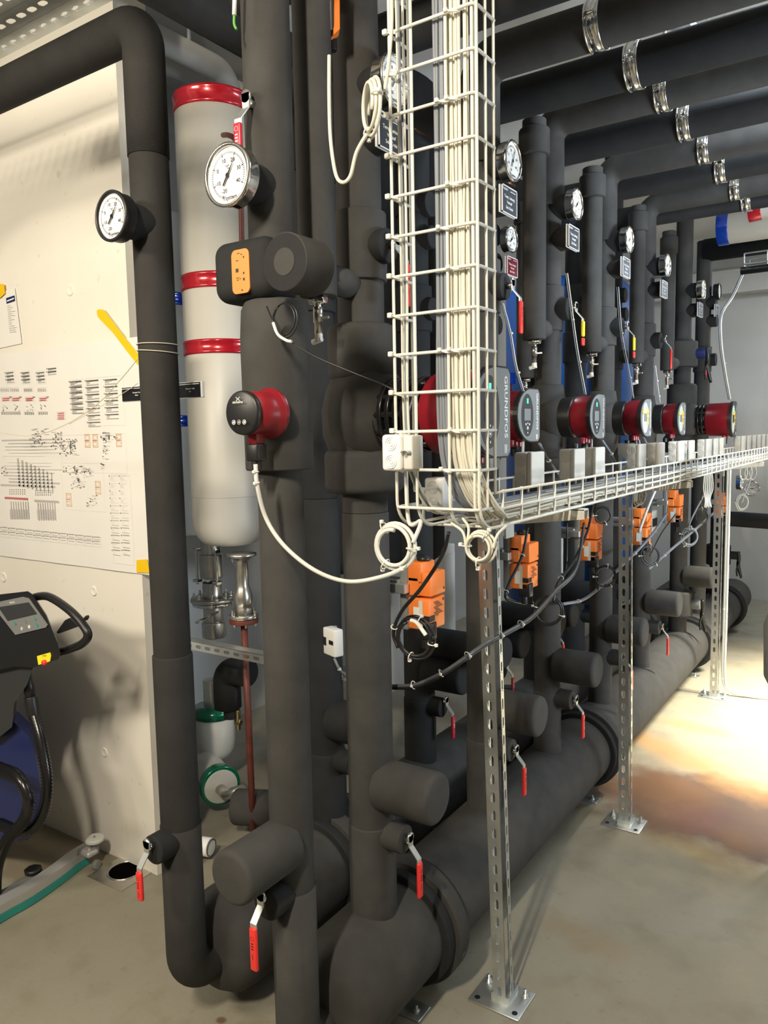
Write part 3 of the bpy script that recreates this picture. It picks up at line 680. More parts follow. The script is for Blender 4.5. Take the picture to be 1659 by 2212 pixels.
# ------------------------------------------------------------------ wire cable tray
TY, TX0, TX1, TZ = 1.272, -.826, -.645, 1.368
t = thing('wire_cable_tray', 'cream wire mesh cable tray hanging from above and bending along the posts', 'cable tray', (TX0, TY, TZ))
wr = .0031; TE = 7.4; WG = .067; bend = .055
v = MB()
def run(x, off, zoff):  # longitudinal wire: down the cage then along the tray; off = distance inside the channel
    return fillet([(x, TY+off, CZ-.012), (x, TY+off, TZ+off), (x, TE, TZ+off)], max(bend-off*.2, .02), 8)
for fx in (0, .26, .66, .95, 1):
    x = TX0+(TX1-TX0)*fx; v.sweep(run(x, 0, 0), wr, 8)
for x in (TX0, TX1):
    v.sweep(fillet([(x, TY+.034, CZ-.012), (x, TY+.034, TZ+.034), (x, TE, TZ+.034)], .012, 4), wr, 8)
    v.sweep([(x, TY+WG, CZ-.012), (x, TY+WG, TZ+WG)], wr, 8); v.sweep([(x, TY+WG, TZ+WG), (x, TE, TZ+WG)], wr, 8)
v.build('long_wires', CREAM, t, True)
Z0 = at(866, 1016, 'y', TY).z; ZP = (at(850, 602, 'y', TY).z-Z0)/5
c = MB(); z = Z0-ZP*.98
while z < CZ-.02:
    c.sweep(fillet([(TX0, TY+WG+.004, z), (TX0, TY-wr*1.6, z), (TX1, TY-wr*1.6, z), (TX1, TY+WG+.004, z)], .012, 4), wr, 8); z += ZP
c.build('cross_wires', CREAM, t, True)
d = MB(); y = TY+.10
while y < TE:
    d.sweep(fillet([(TX0, y, TZ+WG+.004), (TX0, y, TZ-wr*1.6), (TX1, y, TZ-wr*1.6), (TX1, y, TZ+WG+.004)], .012, 3), wr, 6); y += .0905
d.build('tray_cross_wires', CREAM, t, True)
for i in range(22):
    z = Z0+ZP*i+.004
    for x, s in ((TX0-.004, .005),)+(((TX0+.105, .004),) if i % 3 == 0 else ())+(((TX0+.125, .004),) if i % 2 else ()):
        tt = MB().rbox((x-s, TY-.012, z-s), (x+s, TY-.004, z+s), .002, 2)
        if x > TX0: tt.sweep(spline([(x, TY-.008, z), (x+.016, TY-.007, z-.006), (x+.03, TY+.004, z-.002)], 4), .0018, 6)
        else: tt.sweep([(x, TY-.006, z), (x+.022, TY-.005, z-.007)], .0018, 6)
        tt.build('cable_tie', TIE, t, True)
# cables inside the cage
def cage_cable(x, dy, xe, ye, ze, m, r, label, group, zb=None, i=0):
    rnd = random.Random(i*31+5); j = lambda a: (rnd.random()-.5)*a
    pts = [(x+j(.004), TY+.008+dy, CZ-.02), (x+j(.005), TY+.008+dy, 2.6), (x+j(.006), TY+.008+dy, 2.2), (x+j(.006), TY+.008+dy, 1.85), (x+j(.004), TY+.008+dy, 1.62),
           (x+.004+j(.006), TY+.012+dy, 1.50), (x+.018, TY+.035+dy, 1.43), (x+.025+j(.004), TY+.085+dy*.5, TZ+.018+ze), (xe, TY+.2, TZ+.010+ze)]
    y = TY+.5
    while y < ye: pts.append((xe+j(.02), y, TZ+.010+ze+abs(j(.012)))); y += .45
    pts.append((xe, ye, TZ+.012+ze))
    return cable(label, pts, m, r, group=group, n=6)
N = 15
for i in range(N):
    x = at(970+i*3.0, 600, 'y', TY+.01).x
    cage_cable(x, .0045*(i % 2), -.775+.009*i, 3.2+.25*(i % 6), .004*(i % 3), CABLE, .00265, 'cream cable in the bundle down the middle of the wire cage', 'cream cables in the wire cage', i=i)
for i in range(4):
    x = at(945+i*6.0, 600, 'y', TY+.01).x
    cage_cable(x, .0, -.80+.012*i, 4.5, .008, CABLEG, .0036, 'grey cable left of the cream bundle in the wire cage', 'grey cables in the wire cage', i=i+40)
for i, (dx, m_) in enumerate(((.008, CABLE), (.014, CABLEG), (.0195, CABLE))):
    x = TX0+dx; cage_cable(x, .006, TX0+.012+.006*i, 3.5, .004, m_, .0026, 'thin cable along the left edge of the wire cage', 'cables at the left edge of the cage', i=i+60)
for i in range(3):
    x = TX1-.012-.006*i; cage_cable(x, .006, TX1-.03+.01*i, 5.0, .002, CABLE, .0026, 'thin cable along the right edge of the wire cage', 'cables at the right edge of the cage', i=i+70)
rnd = random.Random(3)
for i in range(10):
    x = TX0+.015+.016*i; pts = [(x+(rnd.random()-.5)*.02, yy, TZ+.012+.012*rnd.random()) for yy in [1.9+.4*k for k in range(14)]]
    cable('cable lying in the horizontal tray', pts, CABLEW if i % 3 else CABLEG, .003, group='cables in the horizontal tray', n=5)
# ------------------------------------------------------------------ slotted posts and arms
def slot(cx, cy, w, h, n=4):
    r = w/2; p = []
    for k in range(n+1): a = pi*k/n; p.append((cx+cos(a)*r, cy+h/2-r+sin(a)*r))
    for k in range(n+1): a = pi+pi*k/n; p.append((cx+cos(a)*r, cy-h/2+r+sin(a)*r))
    return p
def slotted_face(mb, o, u, v, W_, L_, pitch, sw, sh, th, start=.025):
    """perforated strip as real plate: rows of cells with a slot cut in each"""
    o, u, v = V(o), V(u), V(v); nrm = u.cross(v)*th; n = int(L_/pitch)
    P = lambda a, b, k: o+u*a+v*b+nrm*k
    for i in range(n):
        c = (i+.5)*pitch; sl = slot(W_/2, c, sw, sh); y0, y1 = i*pitch, (i+1)*pitch
        ring_ = sl; K = len(ring_); box_ = []
        for (a, b) in ring_:
            da, db = a-W_/2, b-c; s = min((W_/2)/abs(da) if abs(da) > 1e-6 else 9e9, (pitch/2)/abs(db) if abs(db) > 1e-6 else 9e9)
            box_.append((W_/2+da*s, c+db*s))
        # corners
        cor = [(W_, y1), (0, y1), (0, y0), (W_, y0)]
        for lay in (0, 1):
            vs = [P(a, b, lay) for a, b in ring_]+[P(a, b, lay) for a, b in box_]+[P(a, b, lay) for a, b in cor]
            fs = []
            for k in range(K):
                j = (k+1) % K; A, B = box_[k], box_[j]; f = [k, j, K+j, K+k]
                if abs(A[0]-B[0]) > 1e-7 and abs(A[1]-B[1]) > 1e-7:
                    for ci, cc in enumerate(cor):
                        if (abs(cc[0]-A[0]) < 1e-7 or abs(cc[0]-B[0]) < 1e-7) and (abs(cc[1]-A[1]) < 1e-7 or abs(cc[1]-B[1]) < 1e-7): f = [k, j, K+j, 2*K+ci, K+k]
                fs.append(f)
            mb.add(vs, fs)
        mb.add([P(a, b, 0) for a, b in ring_]+[P(a, b, 1) for a, b in ring_], [(k, (k+1) % K, K+(k+1) % K, K+k) for k in range(K)])
    rest = L_-n*pitch
    if rest > .001: mb.prism([P(0, n*pitch, 0), P(W_, n*pitch, 0), P(W_, L_, 0), P(0, L_, 0)], nrm)
def post(label, y, ztop, lean=0):
    x1 = -.832; w = .041; w2 = .058; y0 = y
    t = thing('slotted_post', label, 'post', (x1-w/2, y0+w/2, 0), 0, 'galvanised slotted posts under the cable tray')
    m = MB()
    slotted_face(m, (x1-w, y0, .006), X, Z, w, ztop-.006, .05, .013, .030, .0025)
    slotted_face(m, (x1, y0, .006), Y, Z, w2, ztop-.006, .05, .008, .030, .0025)
    slotted_face(m, (x1-w, y0+w2, .006), -Y, Z, w2, ztop-.006, .05, .008, .030, .0025)
    m.build('profile', ZINC, t, True).rotation_euler.y = lean
    b = MB().rbox((x1-.098, y0-.042, 0), (x1+.052, y0+.078, .005), .002, 2); bp_ = b.build('base_plate', ZINC, t, True)
    MB().box((x1-w-.004, y0-.004, .005), (x1+.006, y0+w2+.004, .022)).build('weld_collar', ZINC, t, True)
    for dx, dy in ((-.078, .05), (.033, .05), (-.078, -.022), (.033, -.022)):
        bb = MB().rings((x1+dx, y0+dy, .005), Z, [(0, 0), (0, .011), (.002, .011), (.002, .0075), (.010, .0075), (.010, .004), (.022, .004), (.022, 0)], 12)
        if dy > 0: bb.build('anchor_bolt', ZINC, bp_, True)
        else: MB().disc((x1+dx, y0+dy, .0056), Z, .008, 12).build('bolt_hole', BLKP, bp_, True)
    return t
post('nearest slotted steel post, standing in the foreground right of centre', 1.785, 1.49, -.030)
post('second slotted steel post, beside the large header flange', 2.91, 1.50, -.011)
post('third slotted steel post, far right with white cables down its side', 4.64, 1.50)
for i, y in enumerate((1.785, 2.91, 4.64)):
    t = thing('tray_arm', ['pale cantilever arm under the tray on the nearest post', 'pale cantilever arm under the tray on the second post', 'pale cantilever arm under the tray on the third post'][i], 'bracket', (-.83, y+.02, 1.34))
    m = MB()
    m.prism([(-.87, y+.004, 1.361), (-.628, y+.004, 1.361), (-.628, y+.004, 1.338), (-.87, y+.004, 1.310)], (0, .003, 0))
    m.prism([(-.87, y+.034, 1.361), (-.628, y+.034, 1.361), (-.628, y+.034, 1.338), (-.87, y+.034, 1.310)], (0, .003, 0))
    m.box((-.87, y+.004, 1.359), (-.628, y+.037, 1.362)); m.build('arm', CREAM, t, True)
    MB().box((-.834, y-.004, 1.28), (-.828, y+.045, 1.37)).build('arm_plate', ZINC, t, True)
# ------------------------------------------------------------------ junction boxes
def jbox(label, x, y, z, sx=.05, sy=.085, sz=.09, group='white junction boxes along the tray'):
    t = thing('junction_box', label, 'junction box', (x, y, z), 0, group)
    bb = MB().rbox((-sx/2, -sy/2, -sz/2), (sx/2-.014, sy/2, sz/2), .006, 3).build('box_body', BOXL, t)
    MB().rbox((sx/2-.0145, -sy/2-.001, -sz/2-.001), (sx/2, sy/2+.001, sz/2+.001), .005, 3).build('lid', BOXL, t)
    for dz in (-.24, .24):
        k = MB()
        for r_ in (.015, .010, .005): k.torus((-.006, -sy/2-.0005, dz*sz), Y, r_*sz/.09, .0011, 20, 5)
        k.build('knockout', LGREY, bb)
    return t
JB = [((1146, 1040), 'big junction box right of the wire cage'), ((1238, 1022), 'junction box with a grey cable, second right of the cage'), ((1283, 1018), 'plain junction box third right of the cage'), ((1376, 1012), 'junction box in front of the second post'), ((1418, 1000), 'junction box just right of the second post'), ((1462, 997), 'junction box below the fourth small pump'), ((1485, 992), 'narrow looking junction box below the far pump'), ((1522, 985), 'junction box left of the far pump plug'), ((1538, 983), 'junction box under the far finned pump'), ((1550, 981), 'junction box just past the far finned pump')]
for (px, py), l in JB:
    p = at(px, py, 'x', -.80); jbox(l, -.803, p.y, TZ+.085)
for i in range(6):
    jbox('junction box in the tight row at the far end of the tray', -.803, 4.98+i*.20, TZ+.088, group='tight row of junction boxes at the far end')
p = at(853, 977, 'y', 1.23)
t = thing('junction_box', 'cream junction box with two round knockouts left of the wire cage', 'junction box', (p.x, 1.25, p.z))
MB().rbox((-.033, -.018, -.036), (.012, .040, .034), .007, 3).build('box_body', WHITE, t)
for dz in (-.018, .016):
    k = MB()
    for r_ in (.0125, .0085, .004): k.torus((-.0105, -.0185, dz), Y, r_, .001, 24, 5)
    k.build('knockout', WHITE, t)
MB().rbox((.013, -.012, -.034), (.034, .030, .032), .004, 2).build('lid', LGREY, t)
m = MB(); m.cyl((.022, -.022, 0), (.022, -.010, 0), .0045, n=10); m.cyl((.012, -.016, 0), (.032, -.016, 0), .003, n=8); m.build('clamp_screw', CHROME, t)
p = at(945, 1068, 'y', 1.45); t = thing('junction_box', 'junction box behind the cables at the bottom of the wire cage', 'junction box', tuple(p))
MB().rbox((-.022, -.02, -.037), (.024, .03, .037), .006, 3).build('box_body', WHITE, t)
for dz in (-.017, .017):
    k = MB()
    for r_ in (.013, .009, .0045): k.torus((0, -.0205, dz), Y, r_, .001, 24, 5)
    k.build('knockout', WHITE, t)
# ------------------------------------------------------------------ orange valve actuators
def actuator(label, p, sc=1.0):
    t = thing('valve_actuator', label, 'actuator', tuple(p), 0, 'orange valve actuators below the tray')
    s = sc
    MB().rbox((-.055*s, -.032*s, -.071*s), (-.035*s, .036*s, .071*s), .006*s, 3).build('grey_base', GREYP, t)
    MB().rbox((-.036*s, -.030*s, .030*s), (-.003*s, .024*s, .070*s), .003*s, 2).rbox((-.036*s, -.030*s, .002*s), (-.01*s, .024*s, .04*s), .002*s, 1).build('upper_housing', ORANGE, t)
    MB().rbox((-.036*s, -.026*s, .002*s), (.016*s, .034*s, .050*s), .003*s, 2).build('gear_housing', ORANGE, t)
    lh_ = MB().rbox((-.036*s, -.030*s, -.066*s), (.014*s, .034*s, -.002*s), .003*s, 2).build('lower_housing', ORANGE, t)
    MB().box((-.010*s, -.0306*s, -.064*s), (-.001*s, -.0298*s, -.006*s)).build('grey_strip', LGREY, lh_)
    MB().box((-.022*s, -.0312*s, -.052*s), (-.008*s, -.0304*s, -.020*s)).build('white_sticker', WHITE, lh_)
    m = MB().box((-.0005*s, -.0312*s, -.048*s), (.0145*s, -.0296*s, -.036*s)); m.box((.0135*s, -.031*s, -.048*s), (.0146*s, -.008*s, -.036*s)); m.build('black_window', BLKP, lh_)
    m = MB().rbox((-.012*s, -.030*s, -.085*s), (.018*s, -.006*s, -.050*s), .003, 2); m.cyl((.0, -.02*s, -.084*s), (.0, -.02*s, -.104*s), .008*s, n=12); m.build('plug', BLKP, t)
    k = MB(); e = .0145*s
    for i in range(9): k.box((e, (-.012+.004*(i % 3))*s, (-.010-.0035*i)*s), (e+.0004, (.006+.006*(i % 4))*s, (-.0115-.0035*i)*s))
    k.disc((e+.0003, .026*s, -.010*s), X, .003*s, 12); k.disc((.0165*s, .026*s, .013*s), X, .0028*s, 12); k.build('print', INKK, lh_)
    m = MB().rings((-.015*s, 0, .070*s), Z, [(0, .0), (0, .013*s), (.004*s, .015*s), (.008*s, .012*s), (.012*s, .008*s), (.013*s, 0)], 16); m.build('black_knob', BLKP, t)
    br = MB(); br.rbox((-.075*s, -.050*s, .008*s), (-.030*s, -.032*s, .028*s), .002, 1); br.rbox((-.115*s, -.040*s, .002*s), (-.07*s, -.012*s, .014*s), .002, 1); br.rbox((-.115*s, -.040*s, .02*s), (-.05*s, -.010*s, .034*s), .002, 1)
    br.build('valve_adapter', ZINC, t); return t
for i, (px, py) in enumerate(((930, 1286), (1140, 1214), (1284, 1164), (1393, 1138), (1464, 1094), (1566, 1092))):
    p = at(px, py, 'x', -.99)
    actuator(['orange actuator nearest the camera, left of the first slotted post', 'orange actuator right of the first slotted post', 'third orange actuator, under the tray right of the hanging cable pair', 'orange actuator half hidden behind the second slotted post', 'orange actuator right of the second post, under the pale arm', 'orange actuator glimpsed through the slots of the third post'][i], (p.x, p.y, p.z), 1.27)
# valve T pieces behind the actuators
for i, y in enumerate((2.283, 2.81, 3.40)):
    t = thing('mixing_valve_pipe', 'black cross pipe behind orange actuator '+['nearest the camera', 'right of the first post', 'third from the camera'][i], 'insulated pipe', (-1.48, y+.1, 1.14), 0, 'cross pipes between the pipe rows')
    MB().cyl((XB, y+.13, .78), (XF-.02, y+.13, .78), .055, .01).build('pipe_sleeve', FOAMD, t, True)
# ------------------------------------------------------------------ white and cream coils, hanging cables
p = at(851, 1181, 'y', 1.25)
coil('white cable coil tied under the left corner of the tray', p, .0445, -Y, 2.3, CABLEW, .0042, leads=[[p+V((.044, 0, .01)), p+V((.05, .02, .05)), (TX0+.02, TY+.01, TZ+.01), (TX0+.015, TY+.01, 1.5)]], ties=(60, 180, 300), spread=.008)
pts = [at(552, 1003, 'y', 1.10), at(556, 1050, 'y', 1.10), at(575, 1120, 'y', 1.12), at(615, 1180, 'y', 1.13), at(680, 1232, 'y', 1.15), at(750, 1256, 'y', 1.18), at(820, 1247, 'y', 1.21), at(872, 1225, 'y', 1.25), at(892, 1190, 'y', 1.25)]
cable('white power cable sagging from the small red pump to the coil', pts, CABLEW, .0043, ties=(.05, .12, .86))
p = at(1036, 1183, 'y', 1.24)
coil('cream cable coil tied under the right corner of the tray', p, .029, -Y, 3.2, CABLE, .0027, leads=[[p+V((-.027, 0, -.005)), at(1000, 1150, 'y', 1.245), at(975, 1130, 'y', 1.26)], [p+V((.027, 0, .0)), at(1075, 1155, 'y', 1.245), at(1095, 1135, 'y', 1.27)], [p+V((-.025, 0, .008)), at(1012, 1140, 'y', 1.25), at(1000, 1120, 'y', 1.27)]], ties=(5, 120, 275), spread=.006)
p = at(801, 230, 'y', 1.20)
cc = coil('cream cable coil hanging beside the upper wire cage', p, .047, (-.75, -1, 0), 2.6, CABLE, .0036, leads=[[p+V((-.01, -.0, -.045)), at(770, 330, 'y', 1.20), at(757, 380, 'y', 1.2), at(740, 394, 'y', 1.2), at(725, 375, 'y', 1.21), at(714, 300, 'y', 1.22), at(711, 210, 'y', 1.23), at(711, 120, 'y', 1.24)], [p+V((.03, 0, .02)), at(838, 150, 'y', 1.22), at(846, 60, 'y', 1.23), at(846, -20, 'y', 1.24)]], ties=(170, 290), squash=.80, spread=.006)
# coil of the black sensor wire
p = at(614, 692, 'y', 1.15)
coil('thin black sensor wire coil under the black valve shell', p, .033, (-.1, -1, 0), 2.2, CABLEK, .0015, leads=[[at(576, 662, 'y', 1.15), at(588, 690, 'y', 1.14), at(600, 715, 'y', 1.14), at(622, 735, 'y', 1.14)], [at(622, 735, 'y', 1.14), at(680, 770, 'y', 1.15), at(750, 800, 'y', 1.17), at(820, 828, 'y', 1.2), at(850, 842, 'y', 1.25)]], ties=(), spread=.003)
cable('white cable tie strip beside the sensor wire coil', [at(590, 697, 'y', 1.135), at(600, 722, 'y', 1.135), at(618, 735, 'y', 1.135), at(630, 738, 'y', 1.135)], TIE, .0030, name='tie_strip')
# left cage: white tube down to box
# black cable runs and coils under the tray
def bl(label, pts, r=.0045, ties=(), group=None, m=CABLEK): return cable(label, pts, m, r, ties=ties, group=group, tr=.006)
YB = 1.42
bl('black cable from the tray down across the nearest orange actuator', [at(970, 1150, 'y', 1.35), at(955, 1200, 'y', 1.36), at(910, 1270, 'y', 1.36), at(868, 1320, 'y', 1.38), at(850, 1365, 'y', 1.40), at(860, 1400, 'y', 1.4)], .0042, ties=(.75,))
p = at(896, 1378, 'y', 1.40)
coil('black cable coil with white ties under the nearest orange actuator', p, .046, -Y, 2.2, CABLEK, .0035, leads=[[p+V((.04, 0, 0)), at(938, 1375, 'y', 1.4), at(938, 1355, 'y', 1.45)]], ties=(110, 190, 285), spread=.006)
cable('white bundle of ties on the black coil', [at(888, 1340, 'y', 1.385), at(900, 1345, 'y', 1.38), at(915, 1365, 'y', 1.38), at(920, 1372, 'y', 1.38)], TIE, .0045, name='tie_strip')
big = [at(848, 1482, 'y', 1.62), at(900, 1478, 'y', 1.62), at(960, 1450, 'y', 1.63), at(1010, 1416, 'y', 1.68), at(1050, 1388, 'y', 1.76), at(1100, 1362, 'y', 1.85), at(1150, 1330, 'y', 1.95), at(1200, 1275, 'y', 2.1), at(1245, 1225, 'y', 2.2), at(1262, 1130, 'y', 2.3)]
for i in range(2):
    o = V((0, .0, -.006*i)); cable('long dark grey cable pair sagging with white ties behind the first post', [q+o for q in big], CABLEK if i else mat('sheen_grey_sheath', (.09, .095, .10), .3), .0045, group='long sagging cable pair', ties=(.10, .22, .34, .52, .62) if not i else (), tr=.008)  # first cable greyer: sheen of the black sheath put into its colour
bl('black cable loop hanging left of the second orange actuator', [at(1140, 1140, 'x', -.95), at(1128, 1200, 'x', -.95), at(1100, 1260, 'x', -.95), at(1092, 1290, 'x', -.95), at(1110, 1300, 'x', -1.0), at(1135, 1305, 'x', -1.02)], .0045, ties=(.2, .5))
p = at(1184, 1320, 'x', -.92)
coil('black cable coil hanging right of the second orange actuator', p, .046, (1, -1.6, 0), 2.0, CABLEK, .0032, leads=[[p+V((.02, 0, .04)), at(1222, 1230, 'x', -.92), at(1225, 1130, 'x', -.92)], [p+V((-.03, 0, .0)), at(1150, 1300, 'x', -.97), at(1148, 1275, 'x', -.97)]], ties=(100, 20, 200), spread=.005)
bl('black cable hanging from the tray past the third orange actuator', [at(1282, 1085, 'x', -.9), at(1268, 1150, 'x', -.9), at(1240, 1210, 'x', -.9), at(1205, 1260, 'x', -.9), at(1195, 1300, 'x', -.9)], .0045, ties=(.4, .7))
bl('grey cable arc low between the second and third actuators', [at(1215, 1305, 'x', -1.0), at(1260, 1295, 'x', -1.0), at(1300, 1265, 'x', -.98), at(1340, 1225, 'x', -.95), at(1400, 1165, 'x', -.92), at(1440, 1110, 'x', -.9)], .006, ties=(.15, .4, .7), m=CABLEG)
p = at(1308, 1245, 'x', -.93)
coil('black cable coil left of the second slotted post', p, .040, (1, -1.3, 0), 1.8, CABLEK, .003, leads=[[p+V((-.03, 0, .0)), at(1292, 1275, 'x', -.95), at(1290, 1225, 'x', -.97)]], ties=(100, 0, 240))
p = at(1302, 1113, 'x', -.90)
coil('short black cable loop over the third orange actuator', p, .030, (1, -1.3, 0), 1.5, CABLEK, .003, ties=(0, 250))
p = at(1404, 1200, 'x', -.92)
coil('black cable coil right of the second slotted post', p, .045, (1, -1.0, .4), 2, CABLEK, .003, leads=[[p, at(1430, 1150, 'x', -.92), at(1460, 1110, 'x', -.9)]], ties=(100, 0, 240))
bl('white cable slanting up behind the second post', [at(1380, 1150, 'x', -.9), at(1400, 1095, 'x', -.88), at(1415, 1060, 'x', -.86)], .006, m=CABLEW)
p = at(1489, 1160, 'x', -.93)
coil('grey cable coil between the second and third posts', p, .048, (1, -1.1, 0), 2.2, CABLEG, .0045, leads=[[p+V((0, 0, .03)), at(1490, 1130, 'x', -.9), at(1520, 1070, 'x', -.88)]], ties=(100, 300, 20))
p = at(1516, 1115, 'x', -.9)
coil('black cable coil left of the third post', p, .040, (1, -.8, .3), 2, CABLEK, .003, leads=[[p, at(1515, 1075, 'x', -.88), at(1525, 1040, 'x', -.86)]], ties=(100,))
bl('grey cable rising to the third post', [at(1400, 1230, 'x', -.95), at(1440, 1195, 'x', -.94), at(1500, 1145, 'x', -.92), at(1545, 1105, 'x', -.9)], .007, ties=(.3, .7), m=CABLEG)
p = at(1603, 1085, 'x', -.86)
coil('white cable coil right of the third post', p, .05, (1, -.8, 0), 2.2, CABLEW, .004, leads=[[p, at(1620, 1040, 'x', -.85), at(1625, 1010, 'x', -.84)]], ties=(100, 0, 300))
for i, (px, py) in enumerate(((1378, 1085), (1386, 1082))):
    p = at(px, py-10, 'x', -.84)
    coil('cream cable loop hanging under the tray at the second post', p, .032, (1, -.5, 0), 2.5, CABLE, .0028, squash=.7, group='cream loops under the tray at the second post')
for i in range(6):
    q = at(1522+i*3, 1040, 'x', -.72)
    cable('cream cable end in the tied bunch hanging left of the third post', [q+V((0, 0, .05)), q+V((.002*i-.004, 0, -.03)), q+V((.004-.002*i, 0, -.08)), q+V((.002, 0, -.115-.004*(i % 2)))], CABLE, .003, group='tied bunch of cream cable ends')
for i in range(3):
    p = at(1606+i*10, 1020, 'x', -.80)
    coil('white cable loop hanging under the far end of the tray', p, .045, (1, -.6, 0), 1.6, CABLEW, .004, squash=.7, group='white loops under the far tray end')
# two cables down the third post and along the floor
for i in range(2):
    x = -.815+.012*i; q = [(x, 4.70, 1.36), (x, 4.70, .9), (x, 4.70, .4), (x, 4.70, .12), (x+.03, 4.71, .03), (x+.15, 4.73, .008), (x+.6, 4.80+.02*i, .006), (1.2, 4.95+.03*i, .006)]
    cable('white cable down the third post and away over the floor', q, CABLEW, .007, group='white cables down the third post', ties=(.25, .45) if not i else ())
# thin white cable pairs from levers to pumps
for i, (pts, l) in enumerate((([(1083, 655), (1100, 720), (1112, 790), (1128, 845)], 'thin white cable pair left of the green-lit pump'), ([(1222, 590), (1235, 690), (1245, 760), (1262, 852)], 'thin white cable pair before the yellow lever'), ([(1332, 620), (1340, 720), (1355, 800), (1365, 860)], 'thin white cable pair beside the third small pump'), ([(1412, 790), (1418, 840), (1422, 870)], 'thin white cable above the fourth small pump'), ([(1605, 585), (1580, 640), (1556, 680), (1555, 740), (1563, 800), (1574, 862)], 'white cable hanging from the far wire tray to the far pump'))):
    for j in range(2):
        cable(l, [at(px+j*4, py, 'x', -.93 if i < 4 else -.80) for px, py in pts], CABLEW if j else CABLEG, .0017 if i < 4 else .0045, group=l.replace('thin ', ''), ties=(.35, .75) if j else ())
for i, (pts, l) in enumerate((([(1165, 958), (1185, 995), (1210, 1030)], 'grey tube from the green-lit pump into the tray'), ([(1300, 950), (1320, 980), (1335, 1010)], 'grey tube from the second small pump into the tray'), ([(1390, 945), (1405, 975), (1415, 1000)], 'grey tube from the third small pump into the tray'))):
    cable(l, [at(px, py, 'x', -.88) for px, py in pts], CABLEG, .0042, ties=(.5,))
for i, (px, py, qx, qy) in enumerate(((1130, 950, 1122, 1015), (1278, 950, 1270, 1000), (1380, 950, 1378, 990))):
    cable('short white cable from the pump plug to the box '+['right of the cage', 'third right of the cage', 'at the second post'][i], [at(px, py, 'x', -.96), at((px+qx)/2+3, (py+qy)/2, 'x', -.93), at(qx, qy, 'x', -.85)], CABLEW, .0042)
# ------------------------------------------------------------------ overhead clamps
for i, (y, z, r) in enumerate(((1.88, 2.62, .055), (2.19, 2.655, .061), (2.413, 2.62, .061), (2.734, 2.655, .056), (2.94, 2.62, .058), (3.365, 2.655, .053), (3.53, 2.62, .055), (4.0, 2.655, .05), (4.06, 2.62, .055))):
    xx = (0, -.74, -.70, -.70, -.675, -.698, -.665, -.69, -.65)[i]
    if i == 0: continue
    t = thing('pipe_clamp', 'steel clamp on the overhead pipe, %s from the camera' % ORD[min(i-1, 6)] if i < 8 else 'steel clamp on the overhead pipe touching the red band', 'clamp', (xx, y, z), 0, 'steel clamps on the overhead pipes')
    m = MB(); n = 40; vs = []
    for xo in (-.018, .018):
        for rr in (r+.001, r+.005):
            for k in range(n): a = 2*pi*k/n; vs.append((xx+xo, y+cos(a)*rr, z+sin(a)*rr))
    f = []
    for k in range(n):
        j = (k+1) % n; f += [(k, j, n+j, n+k), (2*n+k, 2*n+j, 3*n+j, 3*n+k), (n+k, n+j, 3*n+j, 3*n+k), (k, j, 2*n+j, 2*n+k)]
    m.add(vs, f, True); m.torus((xx-.018, y, z), X, r+.004, .003, 36, 6); m.torus((xx+.018, y, z), X, r+.004, .003, 36, 6); m.build('band', CHROME, t, True)
    m = MB(); m.rbox((xx-.014, y-r-.022, z-.008), (xx+.014, y-r-.002, z+.008), .002, 2); m.cyl((xx, y-r-.014, z-.014), (xx, y-r-.014, z+.016), .005, n=8); m.build('clamp_ear', CHROME, t, True)
    MB().cyl((xx, y, z+r), (xx, y, CZ), .006, n=10).build('threaded_rod', ZINC, t, True)
# mounting rails above the pipes
for i, y in enumerate((.0,)):
    t = MB().box((-.66, 1.5, 2.80), (-.60, 4.6, 2.84)).build('mounting_rail', ZINC); tag(t, 'steel mounting rail above the overhead pipes', 'rail')
# nearest overhead pipe
o = MB().sweep([(-1.45, 1.60, 2.95), (2.4, 1.60, 2.95)], .055, 32).build('overhead_pipe', FOAM); tag(o, 'nearest dark overhead pipe, cut by the top edge of the picture', 'insulated pipe')
o = MB().sweep([(-1.5, 1.60, 2.72), (2.4, 1.60, 2.72)], .065, 32).build('overhead_pipe', FOAM); tag(o, 'overhead pipe high above the cable cage', 'insulated pipe')
o = MB().sweep([(-1.98, .2, 2.97), (-1.98, 5.5, 2.97)], .080, 32).build('overhead_pipe', FOAMD); tag(o, 'black pipe under the ceiling left of the foreground riser', 'insulated pipe')
# far dark pipe below the white vessel and the vessel
o = MB().sweep([(XF, 5.35, 2.68), (2.3, 5.35, 2.68)], .07, 32).build('overhead_pipe', FOAMD); tag(o, 'farthest dark overhead pipe, under the white horizontal vessel', 'insulated pipe')
station(6, XF, 5.36, 2.68, .05, 'front', 'last dark riser of the front row, carrying the farthest overhead pipe', zt_straight=2.72, low=False)
dial_thermometer('black-rimmed dial thermometer farthest along the row', tuple(at(1553, 630, 'y', 5.36)), 0, .05, 15, ring=BLKP)
label_plate('small black plate farthest along the row of plates', tuple(at(1549, 672, 'y', 5.36)), 0, .10, .08, m=SIGNK)
t = thing('horizontal_vessel', 'white horizontal vessel with a blue end band at the upper right', 'vessel', (-.9, 5.0, 2.74))
MB().cyl((-.97, 5.15, 2.755), (2.3, 5.15, 2.755), .098, .003, 40).build('jacket', JACKET, t, True)
MB().cyl((-.98, 5.15, 2.755), (-.915, 5.15, 2.755), .102, .004, 40).build('blue_band', FOILB, t, True)
t = thing('small_horizontal_vessel', 'white pipe with a red band hanging in front of the white vessel', 'vessel', (-.5, 4.45, 2.66))
MB().cyl((-.665, 4.42, 2.645), (2.3, 4.42, 2.645), .045, .003, 32).build('jacket', JACKET, t, True)
MB().cyl((-.70, 4.42, 2.64), (-.64, 4.42, 2.645), .048, .003, 32).build('red_band', FOILR, t, True)
